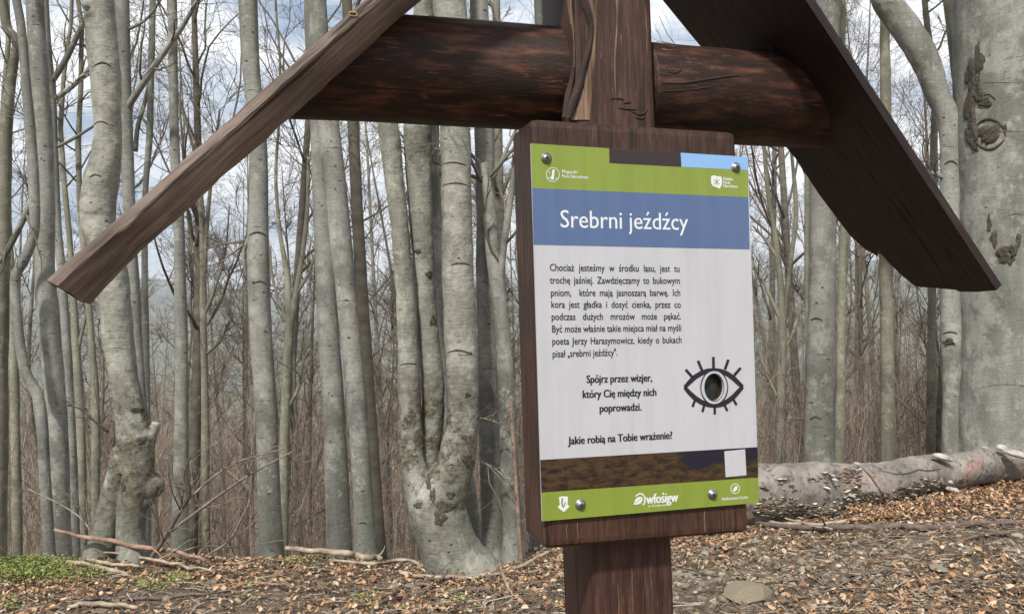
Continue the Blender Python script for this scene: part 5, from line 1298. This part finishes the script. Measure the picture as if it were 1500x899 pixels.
def chips():
    rg = np.random.default_rng(3); n_ = 30000; x = rg.uniform(-6, 7, n_); y = rg.uniform(3.2, 10, n_); ok = (y < crest(x) + .8) & (np.abs(x) < .78 * y + .3); x, y = x[ok], y[ok]; n_ = len(x)
    L_ = .03 + .2 * rg.uniform(0, 1, n_) ** 2.5; yaw = rg.uniform(0, 6.28, n_); d = np.stack([np.cos(yaw), np.sin(yaw), 0 * yaw], -1)
    a = np.stack([x, y, 0 * x], -1); P = np.stack([a - d * L_[:, None] / 2, a + rg.normal(0, .006, (n_, 3)), a + d * L_[:, None] / 2], 1); P[..., 2] = hgt(P[..., 0], P[..., 1]) + rg.uniform(.004, .03, (n_, 1)) + rg.normal(0, .006, (n_, 3))
    R = np.repeat(rg.uniform(.0016, .0048, n_)[:, None], 3, 1); A = Acc(); A.tubes(P, R, 3)
    tag(obj('twig_litter', A, M_litter), 'small broken twigs and wood chips scattered on the forest floor', 'twigs', kind='stuff')
    n_ = 15000; x = rg.uniform(-4.5, 6.5, n_); y = rg.uniform(2.8, 8.5, n_); ok = (rg.uniform(0, 1, n_) < np.where(x > .3, 1, .25)); x, y = x[ok], y[ok]; n_ = len(x)
    s = rg.uniform(.008, .028, n_); z = hgt(x, y); c = np.stack([x, y, z], -1); yaw = rg.uniform(0, 6.28, n_)
    V = []; k = 5
    for ring, (rr_, zz) in enumerate([(1, 0), (.75, .45)]):
        for i in range(k):
            t_ = yaw + i * 2 * math.pi / k; m = rg.uniform(.7, 1.25, n_); V.append(c + np.stack([np.cos(t_) * s * rr_ * m, np.sin(t_) * s * rr_ * m * .7, s * zz * rg.uniform(.5, 1.5, n_)], -1))
    V = np.stack(V, 1).reshape(-1, 3); b = (np.arange(n_) * 10)[:, None]
    Q = np.concatenate([b + [i, (i + 1) % 5, 5 + (i + 1) % 5, 5 + i] for i in range(5)]); T = np.concatenate([b + [5, 6, 7], b + [5, 7, 8], b + [5, 8, 9]])
    tag(obj('stone_chips', mesh_np('stone_chips', V, Q, T, False), M_gravel), 'small stone chips strewn over the ground in front of the log', 'gravel', kind='stuff')
chips()
def pxs(boxes):
    X = []; Y = []
    for x0, x1, y0, y1, c_ in boxes:
        a = rng.normal(0, .42, c_); b_ = rng.normal(0, .42, c_); X.append((x0 + x1) / 2 + a * (x1 - x0) * .8); Y.append((y0 + y1) / 2 + b_ * (y1 - y0) * .8)
    return GV(np.concatenate(X), np.concatenate(Y))
leaves(0, None, (.012, .03), 'green_ground_cover', M_green, 'bright green low plants growing at the left edge of the ridge', 'ground cover', 4, .5, (.01, .085), .6, pxs([(-20, 75, 820, 850, 6000), (-20, 50, 820, 838, 3000), (50, 120, 838, 856, 800), (120, 155, 842, 852, 200), (190, 245, 856, 870, 200), (245, 278, 852, 862, 120), (0, 30, 889, 899, 150), (395, 480, 826, 832, 160), (510, 560, 878, 892, 60), (640, 690, 884, 899, 60), (350, 375, 862, 880, 40)]))

# single green sprouts
def sprout(px, py, h, label):
    p = G(px, py); D = (p - CPn) @ NF; H = h / F * D; t = thing('sprout', p, label, 'plant')
    A = Acc(); A.tubes(np.array([p, p + [0, 0, H * .6], p + [.01, 0, H]]), np.array([.002, .0018, .001]), 5); obj('stem', A, M_green, t)
    for i in range(6):
        a = i * 2.4; c = p + np.array([0, 0, H * (.35 + .12 * i)]); d = np.array([math.cos(a), math.sin(a), .5]); d /= np.linalg.norm(d); s = np.cross(d, [0, 0, 1]); l_ = H * .42
        B = Acc(); B.add([c, c + d * l_ * .5 + s * l_ * .22, c + d * l_, c + d * l_ * .5 - s * l_ * .22], [[0, 1, 2, 3]]); obj('leaf', B, M_green, t)
for px, py, h, lb in [(524, 890, 22, 'broad leaved green sprout at the bottom centre left'), (540, 886, 14, 'smaller green sprout right beside the broad leaved one'), (664, 878, 18, 'green sprout beside the grey crooked branch'), (592, 897, 14, 'tiny green sprout near the bottom left of the grey stone'),
                      (1139, 795, 12, 'green sprout just below the long dark branch right of the post'), (1036, 800, 12, 'green sprout between the post and the log end'), (1485, 702, 14, 'green shoot at the foot of the log near the right edge'), (374, 893, 16, 'pale green sprout at the lower left'), (700, 856, 12, 'sprout in front of the forked beech foot'), (770, 852, 10, 'small sprout close left of the post')]: sprout(px, py, h, lb)

# ------------------------------------------------------------------ air
HZ = Acc(); HZ.box((0, 0, 120), 15000, 15000, 660)
def haze_f():
    m = bpy.data.materials.new('haze'); m.use_nodes = True; t = m.node_tree; t.nodes.clear(); o = t.nodes.new('ShaderNodeOutputMaterial'); v = t.nodes.new('ShaderNodeVolumePrincipled')
    v.inputs['Color'].default_value = (.86, .9, .95, 1); v.inputs['Density'].default_value = .0002; t.links.new(v.outputs[0], o.inputs['Volume']); return m
tag(obj('haze', HZ.mesh('haze', smooth=False), haze_f()), kind='stuff')
